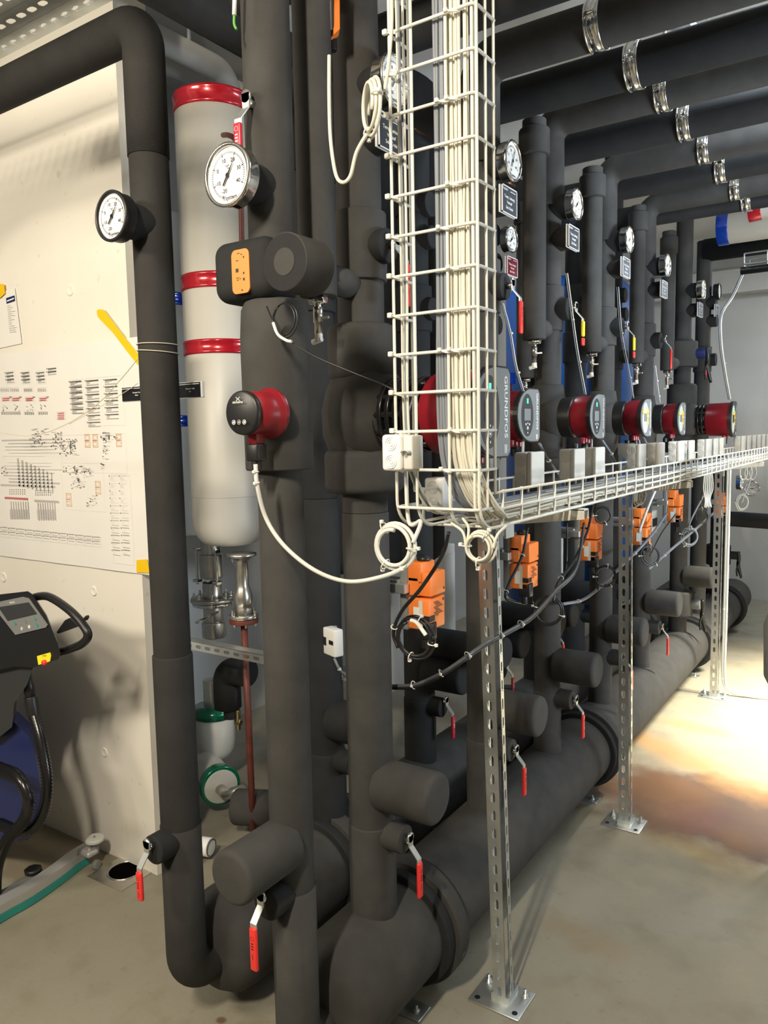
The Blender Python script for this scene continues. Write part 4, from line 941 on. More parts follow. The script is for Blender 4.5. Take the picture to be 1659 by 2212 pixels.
# wire tray far upper right
t = thing('wire_cable_tray', 'small wire tray high at the far right edge', 'cable tray', (-.6, 4.6, 2.2))
p = at(1608, 572, 'x', -.66); m = MB()
for dy in (0, .06, .12):
    m.sweep([(p.x, p.y+dy, p.z), (p.x+1.6, p.y+dy+.0, p.z)], .004, 6)
for dz in (.0, .05):
    for dy in (-.01, .14): m.sweep([(p.x, p.y+dy, p.z+dz), (p.x+1.6, p.y+dy, p.z+dz)], .004, 6)
for i in range(14): m.sweep([(p.x+i*.1, p.y-.01, p.z+.05), (p.x+i*.1, p.y-.01, p.z-.003), (p.x+i*.1, p.y+.14, p.z-.003), (p.x+i*.1, p.y+.14, p.z+.05)], .004, 6)
m.build('tray_wires', ZINC, t, True)
MB().sweep([(p.x-.02, p.y+.03, p.z-.022), (p.x+1.6, p.y+.03, p.z-.022)], .018, 12).build('black_cable_bundle', CABLEK, t, True)
# ------------------------------------------------------------------ left background: vessels and fittings
def vessel(label, x, y, r, z0, z1, bands, bm, dome=True):
    t = thing('jacketed_vessel', label, 'vessel', (x, y, z0))
    pr = [(0, 0), (0, r*.55)]+[(.10*(1-cos(a)), r*.55+r*.45*sin(a)) for a in [pi/2*k/8 for k in range(1, 9)]]+[(z1-z0, r), (z1-z0, 0)] if dome else [(0, 0), (0, r*.97), (.005, r), (z1-z0, r), (z1-z0, 0)]
    MB().rings((x, y, z0), Z, pr, 56).build('jacket', JACKET, t, True)
    for z, h in bands:
        b = MB(); b.rings((x, y, z-h/2), Z, [(0, r), (0, r+.003), (h*.15, r+.005), (h*.2, r+.003), (h*.8, r+.003), (h*.85, r+.005), (h, r+.003), (h, r)], 56); b.build('foil_band', bm, t, True)
    for z in (1.335,): MB().torus((x, y, z), Z, r+.0002, .0012, 56, 5).build('jacket_seam', JACKET, t, True)
    return t
T1 = at(470, 700, 'y', 2.07)
T1x = T1.x
zz = lambda py, y=2.07: at(470, py, 'y', y).z
vessel('white vessel with red foil bands beside the foreground pipe', T1x+.022, 2.07, .138, zz(1172), zz(218), ((zz(232), .06), (zz(619), .055), (zz(757), .05)), FOILR)
T2 = at(352, 700, 'y', 2.45)
vessel('white vessel with blue foil bands behind the leftmost black pipe', T2.x, 2.45, .155, at(400, 1158, 'y', 2.42).z, 2.55, ((at(395, 641, 'y', 2.4).z, .055), (at(400, 909, 'y', 2.4).z, .05)), FOILB, dome=False)
# primer-red pipe on the red vessel, with its upper hook
t = thing('primer_pipe', 'thin red-brown pipe rising from the floor beneath the white vessel', 'pipe', (-1.96, 1.98, 0))
f0 = at(548, 1805, 'z', .03); f1 = at(527, 1345, 'y', f0.y)
MB().sweep([f0-V((0, 0, .03)), f1], .0125, 16).build('pipe_length', RUST, t, True)
MB().cyl(f1-V((0, 0, .0)), f1+V((0, 0, .018)), .054, .003, 36).build('flange', RUST, t, True)
t = thing('steel_outlet', 'stainless outlet with flange under the white vessel with red bands', 'pipe fitting', tuple(f1))
z1 = f1.z
MB().cyl(f1+V((0, 0, .020)), f1+V((0, 0, .032)), .056, .002, 36).build('flange', STEEL, t, True)
MB().rings(f1+V((0, 0, .03)), Z, [(0, .0), (0, .036), (.075, .036), (.10, .028), (.115, .024), (.20, .024), (.215, .036), (.222, .055), (.232, .055), (.232, 0)], 32).build('outlet_body', STEEL, t, True)
m = MB()
for a in range(6): q = f1+V((cos(a*pi/3+.4)*.045, sin(a*pi/3+.4)*.045, -.012)); m.cyl(q, q+V((0, 0, .058)), .004, n=8); m.rings(q+V((0, 0, .034)), Z, [(0, 0), (0, .008), (.007, .008), (.007, 0)], 6)
m.build('flange_bolt', CHROME, t, True)
t = thing('primer_pipe', 'short red-brown pipe hooking out of the white vessel behind the thermometer', 'pipe', tuple(at(487, 292, 'y', 1.92)))
MB().sweep(spline([at(482, 292, 'y', 1.96), at(493, 292, 'y', 1.91), at(507, 300, 'y', 1.88), at(517, 325, 'y', 1.88), at(520, 400, 'y', 1.88), at(523, 560, 'y', 1.88)], 6), .0085, 14).build('pipe_length', RUST, t, True)
# ball valve set under the blue-banded vessel
c = at(457, 1230, 'y', 2.40); cx_, cy_ = c.x, 2.40; ZV = lambda py: at(457, py, 'y', 2.40).z
t = thing('steel_valve_set', 'stainless ball valve set with flanges left of the red-brown pipe', 'valve', (cx_, cy_, ZV(1300)))
z0 = ZV(1290)
MB().rings((cx_, cy_, z0), Z, [(0, 0), (0, .048), (.015, .044), (.07, .044)], 32).cyl((cx_, cy_, z0+.09), (cx_, cy_, z0+.20), .052, .008).cyl((cx_, cy_, z0+.20), (cx_, cy_, ZV(1160)), .045, .002).build('valve_body', STEEL, t, True)
MB().cyl((cx_, cy_, z0-.016), (cx_, cy_, z0), .10, .004, 40).build('flange', STEEL, t, True)
MB().cyl((cx_, cy_, z0-.034), (cx_, cy_, z0-.018), .092, .004, 40).build('flange_ring', CHROME, t, True)
m = MB()
for a in range(8):
    q = V((cx_+cos(a*pi/4)*.082, cy_+sin(a*pi/4)*.082, z0-.02)); m.cyl(q, q+V((0, 0, .045)), .005, n=8); m.rings(q+V((0, 0, .021)), Z, [(0, 0), (0, .010), (.009, .010), (.009, 0)], 6)
m.build('flange_bolt', CHROME, t, True)
for dx in (-.062, .062):
    m = MB(); m.cyl((cx_+dx, cy_-.03, z0+.06), (cx_+dx, cy_-.03, z0+.23), .006, n=8)
    for zq in (.07, .21): m.rbox((cx_+dx-.016, cy_-.045, z0+zq), (cx_+dx+.016, cy_-.015, z0+zq+.014), .002, 1)
    m.build('tie_rod', CHROME, t, True)
MB().cyl((cx_, cy_, ZV(1345)), (cx_, cy_, z0-.03), .045, .01).cyl((cx_, cy_, ZV(1375)), (cx_, cy_, ZV(1340)), .055, .008).build('lower_pipe', STEEL, t, True)
m = MB(); q = at(515, 1215, 'y', 2.3)
m.cyl(q, q+V((-.10, .08, 0)), .022, n=16); m.rings(q, V((1, -.8, 0)), [(0, 0), (0, .022), (.02, .022), (.02, 0)], 6); m.cyl(q+V((0, 0, .03)), q+V((-.01, 0, -.10)), .014, n=12); m.build('side_fitting', CHROME, t, True)
m = MB(); q = at(425, 1345, 'y', 2.1); m.sweep([q, at(470, 1322, 'y', 2.35)], .006, 8); m.build('hand_lever', CHROME, t, True)
# lower: grey rail, foam elbow, strainer, green-ringed pipes
t = thing('slotted_rail', 'horizontal slotted steel rail behind the two foreground pipes', 'rail', tuple(at(417, 1383, 'y', 1.80)))
a = at(400, 1392, 'y', 1.86); b = at(760, 1455, 'y', 1.86); L_ = b.x-a.x; m = MB()
slotted_face(m, (a.x, 1.86, a.z-.002), Z, -X, .041, -L_ if L_ < 0 else .001, .05, .012, .03, .0025) if False else None
slotted_face(m, (b.x, 1.86, a.z-.014), Z, -X, .030, L_, .047, .012, .028, .0025)
m.box((a.x, 1.86, a.z+.014), (b.x, 1.90, a.z+.017)); m.build('rail_profile', ZINC, t, True)
t = thing('foam_elbow', 'black foam-covered elbow with brass tap behind the red-brown pipe', 'insulated pipe', tuple(at(480, 1500, 'y', 2.2)))
q = at(497, 1450, 'y', 2.10); e0 = at(500, 1545, 'y', 2.10)
MB().sweep(fillet([q+V((.10, .0, .01)), q+V((-.02, 0, .0)), (q.x-.02, 2.10, e0.z+.03)], .05), .054, 24).cyl((e0.x, 2.10, e0.z-.01), (e0.x, 2.10, e0.z+.10), .030).build('elbow_sleeve', FOAMD, t, True)
q = at(515, 1560, 'y', 2.10); MB().cyl((q.x, 2.10, q.z-.03), (q.x, 2.10, q.z+.05), .010, n=12).cyl((q.x-.014, 2.10, q.z), (q.x+.014, 2.10, q.z), .012, n=8).build('brass_tap', BRASS, t, True)
t = thing('green_banded_pipe', 'hanging white pipe end with a dark green foil band', 'pipe', tuple(at(470, 1560, 'y', 2.6)))
q = at(462, 1535, 'y', 2.3); q2 = at(474, 1640, 'y', 2.3)
MB().rings((q.x, 2.3, q2.z), Z, [(0, 0), (.0, .035), (.015, .065), (.045, .082), (.08, .088), (q.z-q2.z, .088), (q.z-q2.z, 0)], 40).build('jacket', JACKET, t, True)
MB().rings((q.x, 2.3, q.z-.02), Z, [(0, .088), (0, .091), (.04, .091), (.04, .0)], 40).build('green_band', FOILG, t, True)
MB().cyl((q.x-.01, 2.3, q.z), (q.x-.01, 2.3, q.z+.14), .036).build('steel_neck', STEEL, t, True)
t = thing('green_banded_pipe', 'white pipe end ringed in green facing out behind the leftmost pipe', 'pipe', tuple(at(470, 1700, 'y', 2.5)))
q = at(478, 1700, 'y', 2.12)
MB().cyl((q.x, q.y, q.z), (q.x-.20, q.y+.10, q.z), .070, .003, 40).build('jacket', JACKET, t, True)
MB().cyl((q.x-.004, q.y+.003, q.z), (q.x-.045, q.y+.022, q.z), .084, .006, 40).build('green_band', FOILG, t, True)
MB().disc((q.x-.001, q.y-.001, q.z), (2, -1, 0), .056, 32).build('end_face', LGREY, t, True)
MB().sweep(fillet([(q.x-.01, q.y, q.z-.01), (q.x+.05, q.y-.02, q.z-.01), (q.x+.14, q.y-.02, q.z+.03)], .03), .022, 16).build('steel_pipe', STEEL, t, True)
o = thing('foam_pipe', 'short dark foam-covered pipe on the floor behind the red-brown pipe', 'insulated pipe', tuple(at(520, 1745, 'y', 2.0)))
q = at(515, 1745, 'y', 2.05); MB().cyl((q.x-.02, 2.05, q.z), (XB+.1, 2.35, q.z+.03), .068, .012, 36).build('pipe_sleeve', FOAM, o, True)
# white drain fitting on the floor
t = thing('drain_fitting', 'white plastic drain fitting lying on the floor behind the leftmost pipe', 'pipe fitting', tuple(at(450, 1850, 'z', .02)))
q = at(447, 1838, 'z', .035)
MB().cyl(q+V((-.03, .0, .01)), q+V((.012, .01, .012)), .034, .004, 32).cyl(q+V((-.035, 0, .0)), q+V((-.01, -.055, -.015)), .018, .003, 24).build('fitting_body', WHITE, t, True)
MB().torus(q+V((.0135, .0105, .012)), V((1, .25, 0)), .030, .0015, 28, 5).build('seal_ring', BLKP, t, True)
# floor drain
q = at(270, 1882, 'z', 0)
t = thing('floor_drain', 'square steel floor drain with a round open hole by the wall', 'drain', tuple(q), radians(2))
m = MB(); n = 40; R_ = .056; Wd = .092; vs = [];
rg = [(cos(2*pi*k/n)*R_, sin(2*pi*k/n)*R_) for k in range(n)]
bx = []
for a, b in rg: s = Wd/max(abs(a), abs(b)); bx.append((a*s, b*s))
m.add([(a, b, .003) for a, b in rg]+[(a, b, .0015) for a, b in bx], [(k, (k+1) % n, n+(k+1) % n, n+k) for k in range(n)])
m.torus((0, 0, .003), Z, R_+.004, .0028, 40, 8); m.build('frame', STEEL, t)
MB().disc((0, 0, .0022), Z, R_, 40).build('hole_shade_disc', mat('drain_shade', (.003, .003, .003), 1, spec=0), t)  # flat black disc, the shade inside the hole given as colour
# ------------------------------------------------------------------ back things
t = thing('grey_drain_pipe', 'grey drain pipe along the back wall above the white vessel', 'pipe', (BX+.1, 2.3, 3.0))
DX = -2.45
b = at(476, 145, 'x', DX); c = at(497, 175, 'x', DX); a = at(300, 62, 'x', DX)
MB().sweep(fillet([a, b+V((0, .05, -.01)), V((DX, b.y+.05, 1.9))], .09), .048, 24).build('pipe_length', DUCT, t, True)
MB().cyl((DX, at(408, 100, 'x', DX).y, b.z), (DX, at(408, 100, 'x', DX).y, CZ), .010, n=10).build('hanger', ZINC, t, True)
o = MB().sweep([(-2.75, 1.9, 3.17), (-2.35, 6.5, 3.17)], .05, 20).build('ceiling_conduit', DUCT); tag(o, 'pale conduit pipe under the ceiling at the upper left', 'pipe')
t = thing('control_cabinet', 'light grey cabinet behind the nearest orange actuator', 'cabinet', (-2.25, 3.4, .3))
a = at(845, 1210, 'x', -2.1); b = at(986, 1425, 'x', -2.1)
MB().rbox((-2.3, a.y, b.z), (-2.1, b.y, a.z), .01, 3).build('housing', GWALL, t, True)
MB().box((-2.1, a.y+.1, b.z+.05), (-2.095, b.y-.05, a.z-.05)).build('door_panel', GWALL, t, True)
a = at(850, 1370, 'x', -2.1)
o = MB().rings((-2.15, 2.95, .95), Z, [(0, 0), (0, .36), (.03, .40), (.08, .42), (2.1, .42), (2.1, 0)], 48).build('buffer_tank', FOAMD); tag(o, 'huge black insulated tank behind the wire cage and grey cables', 'tank')
q = at(1140, 780, 'x', -2.2)
t = thing('blue_tank', 'tall blue tank seen between the cage and the air bottle', 'tank', (-2.3, 4.9, 0))
ax = at(1150, 800, 'y', 5.0); zt = at(1130, 600, 'y', 4.8).z
MB().rings((ax.x+.22, 5.1, .35), Z, [(0, 0), (0, .3), (.06, .42), (zt-.45, .42), (zt-.38, .36), (zt-.35, .0)], 48).build('tank_body', BLUE, t, True)
MB().cyl((ax.x-.03, 4.62, 1.86), (ax.x-.03, 4.62, 1.93), .07, .004, 32).build('blue_band', FOILB, t, True)
m = MB(); m.cyl((ax.x-.03, 4.62, 1.60), (ax.x-.03, 4.62, 1.86), .045); m.build('copper_fitting', RUST, t, True)
# white meter on the rear riser
q = at(722, 1385, 'y', 1.74)
t = thing('energy_meter', 'white and black meter box on the rear pipe left of the nearest riser', 'meter', tuple(q), -.35)
MB().rbox((-.030, -.02, -.040), (.032, .012, .040), .004, 2).build('white_case', WHITE, t)
MB().rbox((-.040, -.012, -.036), (-.028, .03, .036), .003, 2).build('grey_back', GREYP, t)
MB().box((-.031, -.0215, -.012), (-.012, -.019, .012)).build('black_window', BLKP, t)
MB().box((.004, -.0215, -.004), (.026, -.0195, .008)).build('display', SIGNK, t)
cable('grey cable pair under the white meter', [at(722, 1422, 'y', 1.72), at(733, 1445, 'y', 1.72), at(750, 1462, 'y', 1.75)], CABLEG, .004, ties=(.5,))
# small white things behind the pipes
t = thing('white_control_box', 'white box with a blue pipe end low between the pipes, right of the first post', 'control box', tuple(at(1222, 1370, 'x', -1.75)))
q = at(1228, 1372, 'x', -1.75); MB().rbox(q+V((-.1, -.07, -.08)), q+V((0, .10, .10)), .006, 2).build('housing', WHITE, t, True)
q = at(1222, 1380, 'x', -1.74); MB().cyl(q+V((-.02, 0, 0)), q+V((.03, 0, 0)), .05, n=28).build('blue_cap', NAVY, t, True)
t = thing('white_control_box', 'white box with a blue strip behind the second orange actuator', 'control box', tuple(at(1225, 1200, 'x', -1.75)))
q = at(1225, 1205, 'x', -1.75); MB().rbox(q+V((-.1, -.07, -.09)), q+V((0, .08, .13)), .006, 2).build('housing', WHITE, t, True)
MB().box(q+V((-.0, -.04, -.08)), q+V((.004, -.01, .06))).build('blue_strip', NAVY, t, True)
t = thing('grey_module', 'pale module box with a dark window behind the fourth actuator', 'control box', tuple(at(1415, 1125, 'x', -1.3)))
q = at(1414, 1128, 'x', -1.25); MB().rbox(q+V((-.05, -.06, -.07)), q+V((0, .06, .07)), .004, 2).build('housing', LGREY, t, True)
MB().box(q+V((0, -.05, -.025)), q+V((.003, .05, .025))).build('window', BLKP, t, True)
# orange cable end, bare wires near the top
t = thing('valve_actuator', 'orange actuator edge hanging at the top beside the air bottle', 'actuator', tuple(at(722, 40, 'y', 1.42)))
a = at(716, 80, 'y', 1.42); b = at(731, -60, 'y', 1.42)
MB().prism([a, at(734, 62, 'y', 1.42), at(733, -60, 'y', 1.42), at(722, -60, 'y', 1.42), at(722, 55, 'y', 1.42)], (-.020, .022, 0)).build('housing', ORANGE, t, True)
q = at(717, 90, 'y', 1.44); MB().cyl(q-V((0, 0, .02)), q+V((0, 0, .02)), .011, n=14).build('gland', BLKP, t, True)
t = thing('earthing_wire', 'white wire with a bare green end at the top beside the foreground pipe', 'cable', tuple(at(506, 30, 'y', 1.15)))
MB().sweep([at(508, -40, 'y', 1.15), at(506, 33, 'y', 1.15)], .0042, 10).build('sheath', WHITE, t, True)
MB().sweep(spline([at(506, 32, 'y', 1.15), at(506, 52, 'y', 1.15), at(511, 64, 'y', 1.15)], 6), .0026, 8).build('green_core', mat('green_core', (.10, .35, .06), .5), t, True)
o = MB().sweep([at(860, 262, 'y', 1.9), at(928, 296, 'y', 2.1)], .003, 8).build('copper_tube', COPPER); tag(o, 'thin copper tube seen through the wire cage', 'pipe')
o = MB().sweep([at(1095, 392, 'y', 2.3), at(1112, 402, 'y', 2.4)], .004, 8).build('copper_tube', COPPER); tag(o, 'copper fitting beside the dial right of the cage', 'pipe')
# ------------------------------------------------------------------ far right
t = thing('far_riser', 'black riser at the far right end of the header', 'insulated pipe', (XF, 6.45, 0))
MB().cyl((XF, 6.05, .3), (XF, 6.05, 1.36), .058).build('pipe_sleeve', FOAMD, t, True)
MB().cyl((XF+.02, 6.05, .89), (.6, 6.05, .84), .055).build('side_branch', FOAMD, t, True)
butterfly('black-covered valve with lever by the far header flange', XF, 6.05, .62, .085, FOAMD, FOAMD)
dial_thermometer('far dial thermometer under the tray right of the third post', (XF+.15, 6.0, 1.16), 0, .055, 10)
dial_thermometer('pale far gauge turned to the camera under the tray end', (XF+.15, 6.5, 1.08), -pi/2, .055, -5)
t = thing('grey_vessel', 'tall grey rounded vessel cut by the right edge of the picture', 'vessel', (0, 0, 0))
q = at(1645, 1400, 'y', 2.9); q2 = at(1650, 1478, 'y', 2.9); q1 = at(1650, 1320, 'y', 2.9)
MB().rings((q.x+.16, 2.9, q2.z-.02), Z, [(0, 0), (0, .10), (.02, .13), (.06, .15), (q1.z-q2.z-.02, .155), (q1.z-q2.z+.03, .14), (q1.z-q2.z+.05, 0)], 40).build('vessel_body', mat('grey_foam_shell', (.30, .30, .28), .7, noise=.1), t, True)
MB().cyl((q.x+.17, 2.9, q1.z), (q.x+.17, 2.9, 1.75), .135, n=36).build('upper_body', GWALL, t, True)
m = MB()
for dx in (-.09, .09): m.cyl((q.x+.16+dx, 2.9, 0), (q.x+.16+dx, 2.9, q2.z), .012, n=10)
m.build('leg', ZINC, t, True)
# ------------------------------------------------------------------ perforated tray top left
t = thing('perforated_cable_tray', 'galvanised perforated cable tray crossing the top left corner', 'cable tray', (-2.2, 1.0, 2.75))
ty0, ty1, tz = .72, 1.26, 2.62
m = MB()
def plate(y0_, y1_, zz_, nrow):
    n = nrow; w_ = (y1_-y0_)/n
    for i in range(n): slotted_face(m, (-.95, y0_+i*w_, zz_), Y, -X, w_, 3.2, .045, .017, .030, .0015)
plate(.72, 1.257, 2.585, 9)
m.build('perforated_base', ZINC, t, True)
m = MB(); slotted_face(m, (-.95, 1.257, 2.585), Z, -X, .055, 3.2, .045, .010, .026, .0015); m.build('side_wall', ZINC, t, True)
# ------------------------------------------------------------------ posters, tape, string on the wall
def wallpt(px, py, d=.004): return at(px, py, 'y', WY-d)
t = thing('taped_drawing', 'large creased piping drawing taped to the cream wall', 'poster', tuple(wallpt(150, 990)))
a = wallpt(-60, 770); b = wallpt(303, 733); c = wallpt(323, 1242); d = wallpt(-60, 1195)
nx, nz = 24, 12; vs = []; fs = []
xl, xr, zt_, zb_ = -3.3, -2.092, 1.885, 1.092
for j in range(nz+1):
    for i in range(nx+1):
        x = xl+(xr-xl)*i/nx; z = zb_+(zt_-zb_)*j/nz; over = max(0, x-WX)
        vs.append((x, WY-.004-.0025*abs(sin(x*10.3))-.002*abs(sin(z*7+1))-over*.02, z))
for j in range(nz):
    for i in range(nx): k = j*(nx+1)+i; fs.append((k, k+1, k+nx+2, k+nx+1))
pap = MB().add(vs, fs, True).build('paper', PAPER, t, True)
yy = WY-.0095
# everything printed is placed in paper coordinates through the wall plane
INKP = mat('faded_black_ink', (.10, .10, .10), .7); INKG = mat('faded_grey_ink', (.50, .49, .48), .7)
K = {INKK: MB(), INKG: MB(), INKR: MB(), INKO: MB()}
def rect(m_, px, py, w, h):
    p0 = at(px, py, 'y', yy); p1 = at(px+w, py+h, 'y', yy); cx0 = (p0.x+p1.x)/2
    K[m_].quad((p0.x, yy, p0.z), (p1.x, yy, p0.z), (p1.x, yy, p1.z), (p0.x, yy, p1.z))
def frame_(m_, px, py, w, h, th=.7):
    sk = (py-990)*-0.0  # printed frames follow the paper plane
    p0 = at(px, py, 'y', yy); x1 = at(px+w, py, 'y', yy).x; z1 = at(px, py+h, 'y', yy).z; e = .0006*th
    for q in ((p0.x, p0.z, x1, p0.z-e), (p0.x, z1, x1, z1+e), (p0.x, p0.z, p0.x+e, z1), (x1-e, p0.z, x1, z1)):
        K[m_].quad((q[0], yy, q[1]), (q[2], yy, q[1]), (q[2], yy, q[3]), (q[0], yy, q[3]))
rn = random.Random(11)
def para(px, py, w, n, lh=2.6):
    rect(INKK, px-3, py-.6, 1.6, 2.0)
    for i in range(n): rect(INKK if i == 0 else INKG, px, py+i*lh, w*(1 if i in (0, n-1) else .25+.35*rn.random()), .6)
for x_ in (13, 47, 80):
    for k_ in range(3): para(x_+k_*.8, 805+k_*7.5, 15, 3)
    frame_(INKG, x_-2, 803, 20, 27)
for k_ in range(2): para(103, 796+k_*7, 18, 3)
for x_ in (0, 21, 50, 80):
    frame_(INKG, x_, 838, 20, 9); 
    for k_ in range(5): rect(INKG, x_+1+k_*3.7, 839, 2.2, 6)
    frame_(INKR, x_+3, 858, 20, 9); rect(INKR, x_+5, 860, 16, 1); rect(INKR, x_+5, 864, 14, .8); rect(INKK, x_+20, 857, 5, 1)
    for k_ in range(6): rect(INKK if rn.random() > .5 else INKG, x_+5+rn.random()*14, 872+rn.random()*14, 1.6, 2.4)
    for k_ in range(5): rect(INKG, x_+2+k_*4.2, 889, 3, 6)
for k_ in range(6): para(151+k_*.8, 824+k_*12, 24, 4)
frame_(INKG, 149, 821, 30, 72)
for c_ in range(2):
    for k_ in range(7-c_): para(186+c_*40+k_*.7, 822+k_*15-c_*2, 26, 4, 2.9)
frame_(INKG, 184, 818, 81, 103)
frame_(INKR, 121, 890, 20, 17); [rect(INKR, 124, 892+4*k_, 14, .9) for k_ in range(4)]
for c_ in range(2):
    for k_ in range(11): para(238+c_*21+k_*.6, 1028+k_*16, 15, 5, 2.6)
frame_(INKG, 235, 1025, 45, 190)
for k_ in range(12): [para(2+k_*18.2, 1139+k_*1.9+9*j, 13, 3) for j in range(2)]; frame_(INKG, -1+k_*18.2, 1137+k_*1.9, 17.5, 22)
for (x_, y_) in ((182, 938), (199, 938), (250, 937), (205, 1039), (142, 1065)):
    frame_(INKO, x_, y_, 11, 28, 2.4); frame_(INKO, x_+2, y_+3, 7, 8, 1.5); rect(INKR, x_+1, y_+13, 9, 1.4); frame_(INKO, x_+2, y_+17, 7, 8, 1.5)
def cluster(cx, cy, w, h, n):
    for _ in range(n):
        xx, y2 = cx+(rn.random()-.5)*w, cy+(rn.random()-.5)*h
        if rn.random() > .55: rect(INKK, xx, y2, 1.2+rn.random()*1.6, 1+rn.random()*1.8)
        else: rect(INKG, xx, y2, 2+rn.random()*9, .6)
for a_ in ((145, 965, 34, 36, 70), (155, 1015, 44, 20, 50), (185, 1020, 20, 22, 30), (165, 1042, 30, 26, 36), (225, 962, 9, 60, 44), (232, 945, 34, 10, 26), (80, 945, 34, 40, 60), (120, 950, 24, 36, 46), (197, 1082, 22, 26, 34), (220, 1005, 8, 24, 12), (8, 1015, 14, 22, 16)): cluster(*a_)
rect(INKK, 151.5, 952, 2, 12); rect(INKK, 151.8, 968, 1.6, 12); rect(INKK, 169, 1034, 1.8, 9); rect(INKK, 160, 1010, 1.8, 8); rect(INKK, 234, 940, 2.4, 8)
for k_ in range(15):
    y2 = 950+k_*7.1; x0_ = rn.random()*20; rect(INKG, x0_, y2, 90+rn.random()*30, .35)
for k_ in range(9): rect(INKG, 40+k_*9, 990+k_*4, .35, 60-k_*2)
for c_ in range(2):
    for k_ in range(8):
        for j in range(3): rect(INKK, 20+c_*56+k_*4.6, 1057+j*4.5+c_*2, 1.7, 1.8)
        rect(INKG, 24+c_*58+k_*5.2, 1083+c_*3, .9, 38); rect(INKG, 22+c_*58+k_*5.2, 1100, .6, 22)
rect(INKR, 10, 1075, 50, .8); rect(INKR, 10, 1077.5, 50, .8); rect(INKG, 74, 1081, 52, .8); rect(INKG, 74, 1083.5, 54, .8)
frame_(INKG, 130, 940, 140, 80, .6); frame_(INKG, 132, 1000, 90, 100, .5)
for m_, nm in ((INKK, 'dark_print'), (INKG, 'grey_print'), (INKR, 'red_print'), (INKO, 'orange_print')): K[m_].build(nm, INKP if m_ is INKK else m_, pap, True)
t = thing('taped_leaflet', 'small pale leaflet with a dark logo at the left edge above the big drawing', 'poster', tuple(wallpt(20, 700)))
m = MB().add([wallpt(-60, 650), wallpt(32, 622), wallpt(47, 742), wallpt(-60, 765)], [(0, 1, 2, 3)]); m.build('paper', PAPER, t, True)
m = MB().add([wallpt(13, 644, .006), wallpt(31, 638, .006), wallpt(32, 650, .006), wallpt(14, 656, .006)], [(0, 1, 2, 3)]); m.build('logo_field', NAVY, t, True)
m = MB()
for i in range(1): m.add([wallpt(15, 649, .008), wallpt(30, 643, .008), wallpt(30, 646, .008), wallpt(15, 652, .008)], [(0, 1, 2, 3)])
m.build('logo_print', INKW, t, True)
m = MB()
for i in range(14):
    w_ = 6+rn.random()*10; m.add([wallpt(15+i*.4, 660+i*4.4, .006), wallpt(15+i*.4+w_, 660+i*4.4-w_*.12, .006), wallpt(15+i*.4+w_, 661.2+i*4.4-w_*.12, .006), wallpt(15+i*.4, 661.2+i*4.4, .006)], [(0, 1, 2, 3)])
m.build('leaflet_print', INKG, t, True)
def tape(label, pts, d=.007):
    m = MB(); P_ = [wallpt(x, y, d) for x, y in pts]; m.prism(P_, (0, -.0006, 0)); return tag(m.build('yellow_tape', TAPE), label, 'tape', 'yellow tape strips on the wall')
tape('long diagonal strip of yellow tape across the drawing corner', [(209, 672), (213, 668), (224, 669), (268, 727), (303, 770), (303, 790), (296, 786), (272, 756), (243, 717), (211, 684)], .010)
tape('small piece of yellow tape at the lower right corner of the drawing', [(295, 1210), (318, 1208), (324, 1238), (295, 1236)], .010)
tape('scrap of yellow tape at the left edge over the leaflet', [(-20, 612), (9, 614), (11, 634), (0, 644), (-20, 644)], .009)
t = thing('string_loop', 'cream string tied round the leftmost pipe and sagging across the drawing', 'string', tuple(at(300, 770, 'y', 1.3)))
m = MB()
for zz_, tl in ((at(340, 741, 'x', XB+.03).z, .001), (at(340, 757, 'x', XB+.03).z, .004)):
    m.sweep([(XB+cos(a)*.048, 1.245+sin(a)*.048, zz_-.0+tl*sin(a-2.0)) for a in [2*pi*k/40 for k in range(40)]], .0011, 6, closed=True)
m.build('knot_loop', STRING, t, True)
m = MB(); m.sweep(spline([at(300, 772, 'y', 1.27), at(262, 818, 'y', 1.3), at(210, 873, 'y', 1.33), at(140, 918, 'y', 1.36), at(70, 941, 'y', 1.4), at(0, 934, 'y', 1.42), at(-60, 915, 'y', 1.45)], 8), .0011, 6)
m.sweep(spline([at(298, 828, 'y', 1.34), at(268, 848, 'y', 1.35), at(200, 888, 'y', 1.36), at(150, 916, 'y', 1.37)], 8), .0009, 6); m.build('sagging_string', STRING, t, True)
# twin black plate behind pipe A
z0 = at(350, 845, 'y', 1.34)
t = thing('label_plate', 'wide black double plate behind the leftmost pipe', 'sign', (XB, 1.34, z0.z))
a = at(269, 848, 'y', 1.36); b = at(441, 843, 'y', 1.36); zc = (at(269, 850, 'y', 1.36).z+at(441, 844, 'y', 1.36).z)/2; hh = .019
MB().rbox((a.x-.001, 1.352, zc-hh-.001), (b.x+.001, 1.362, zc+hh+.001), .001, 1).build('frame', CLEAR, t, True)
MB().box((a.x+.002, 1.350, zc-hh+.001), (b.x-.004, 1.353, zc+hh-.001)).build('front_plate', SIGNK, t, True)
k = MB(); xa = at(295, 848, 'y', 1.35).x; xb_ = at(411, 845, 'y', 1.35).x
for x_, s1, s2 in ((xa, 'Permanter Tool', 'Sorter'), (xb_, 'Permanter Tool', 'Mix')):
    text(k, s1, .0048, (x_, 1.3495, zc+.003), X, Z); text(k, s2, .0048, (x_, 1.3495, zc-.004), X, Z)
k.box((a.x+.003, 1.3492, zc+.0135), (b.x-.006, 1.3498, zc+.0150)); k.build('lettering', INKW, t, True)
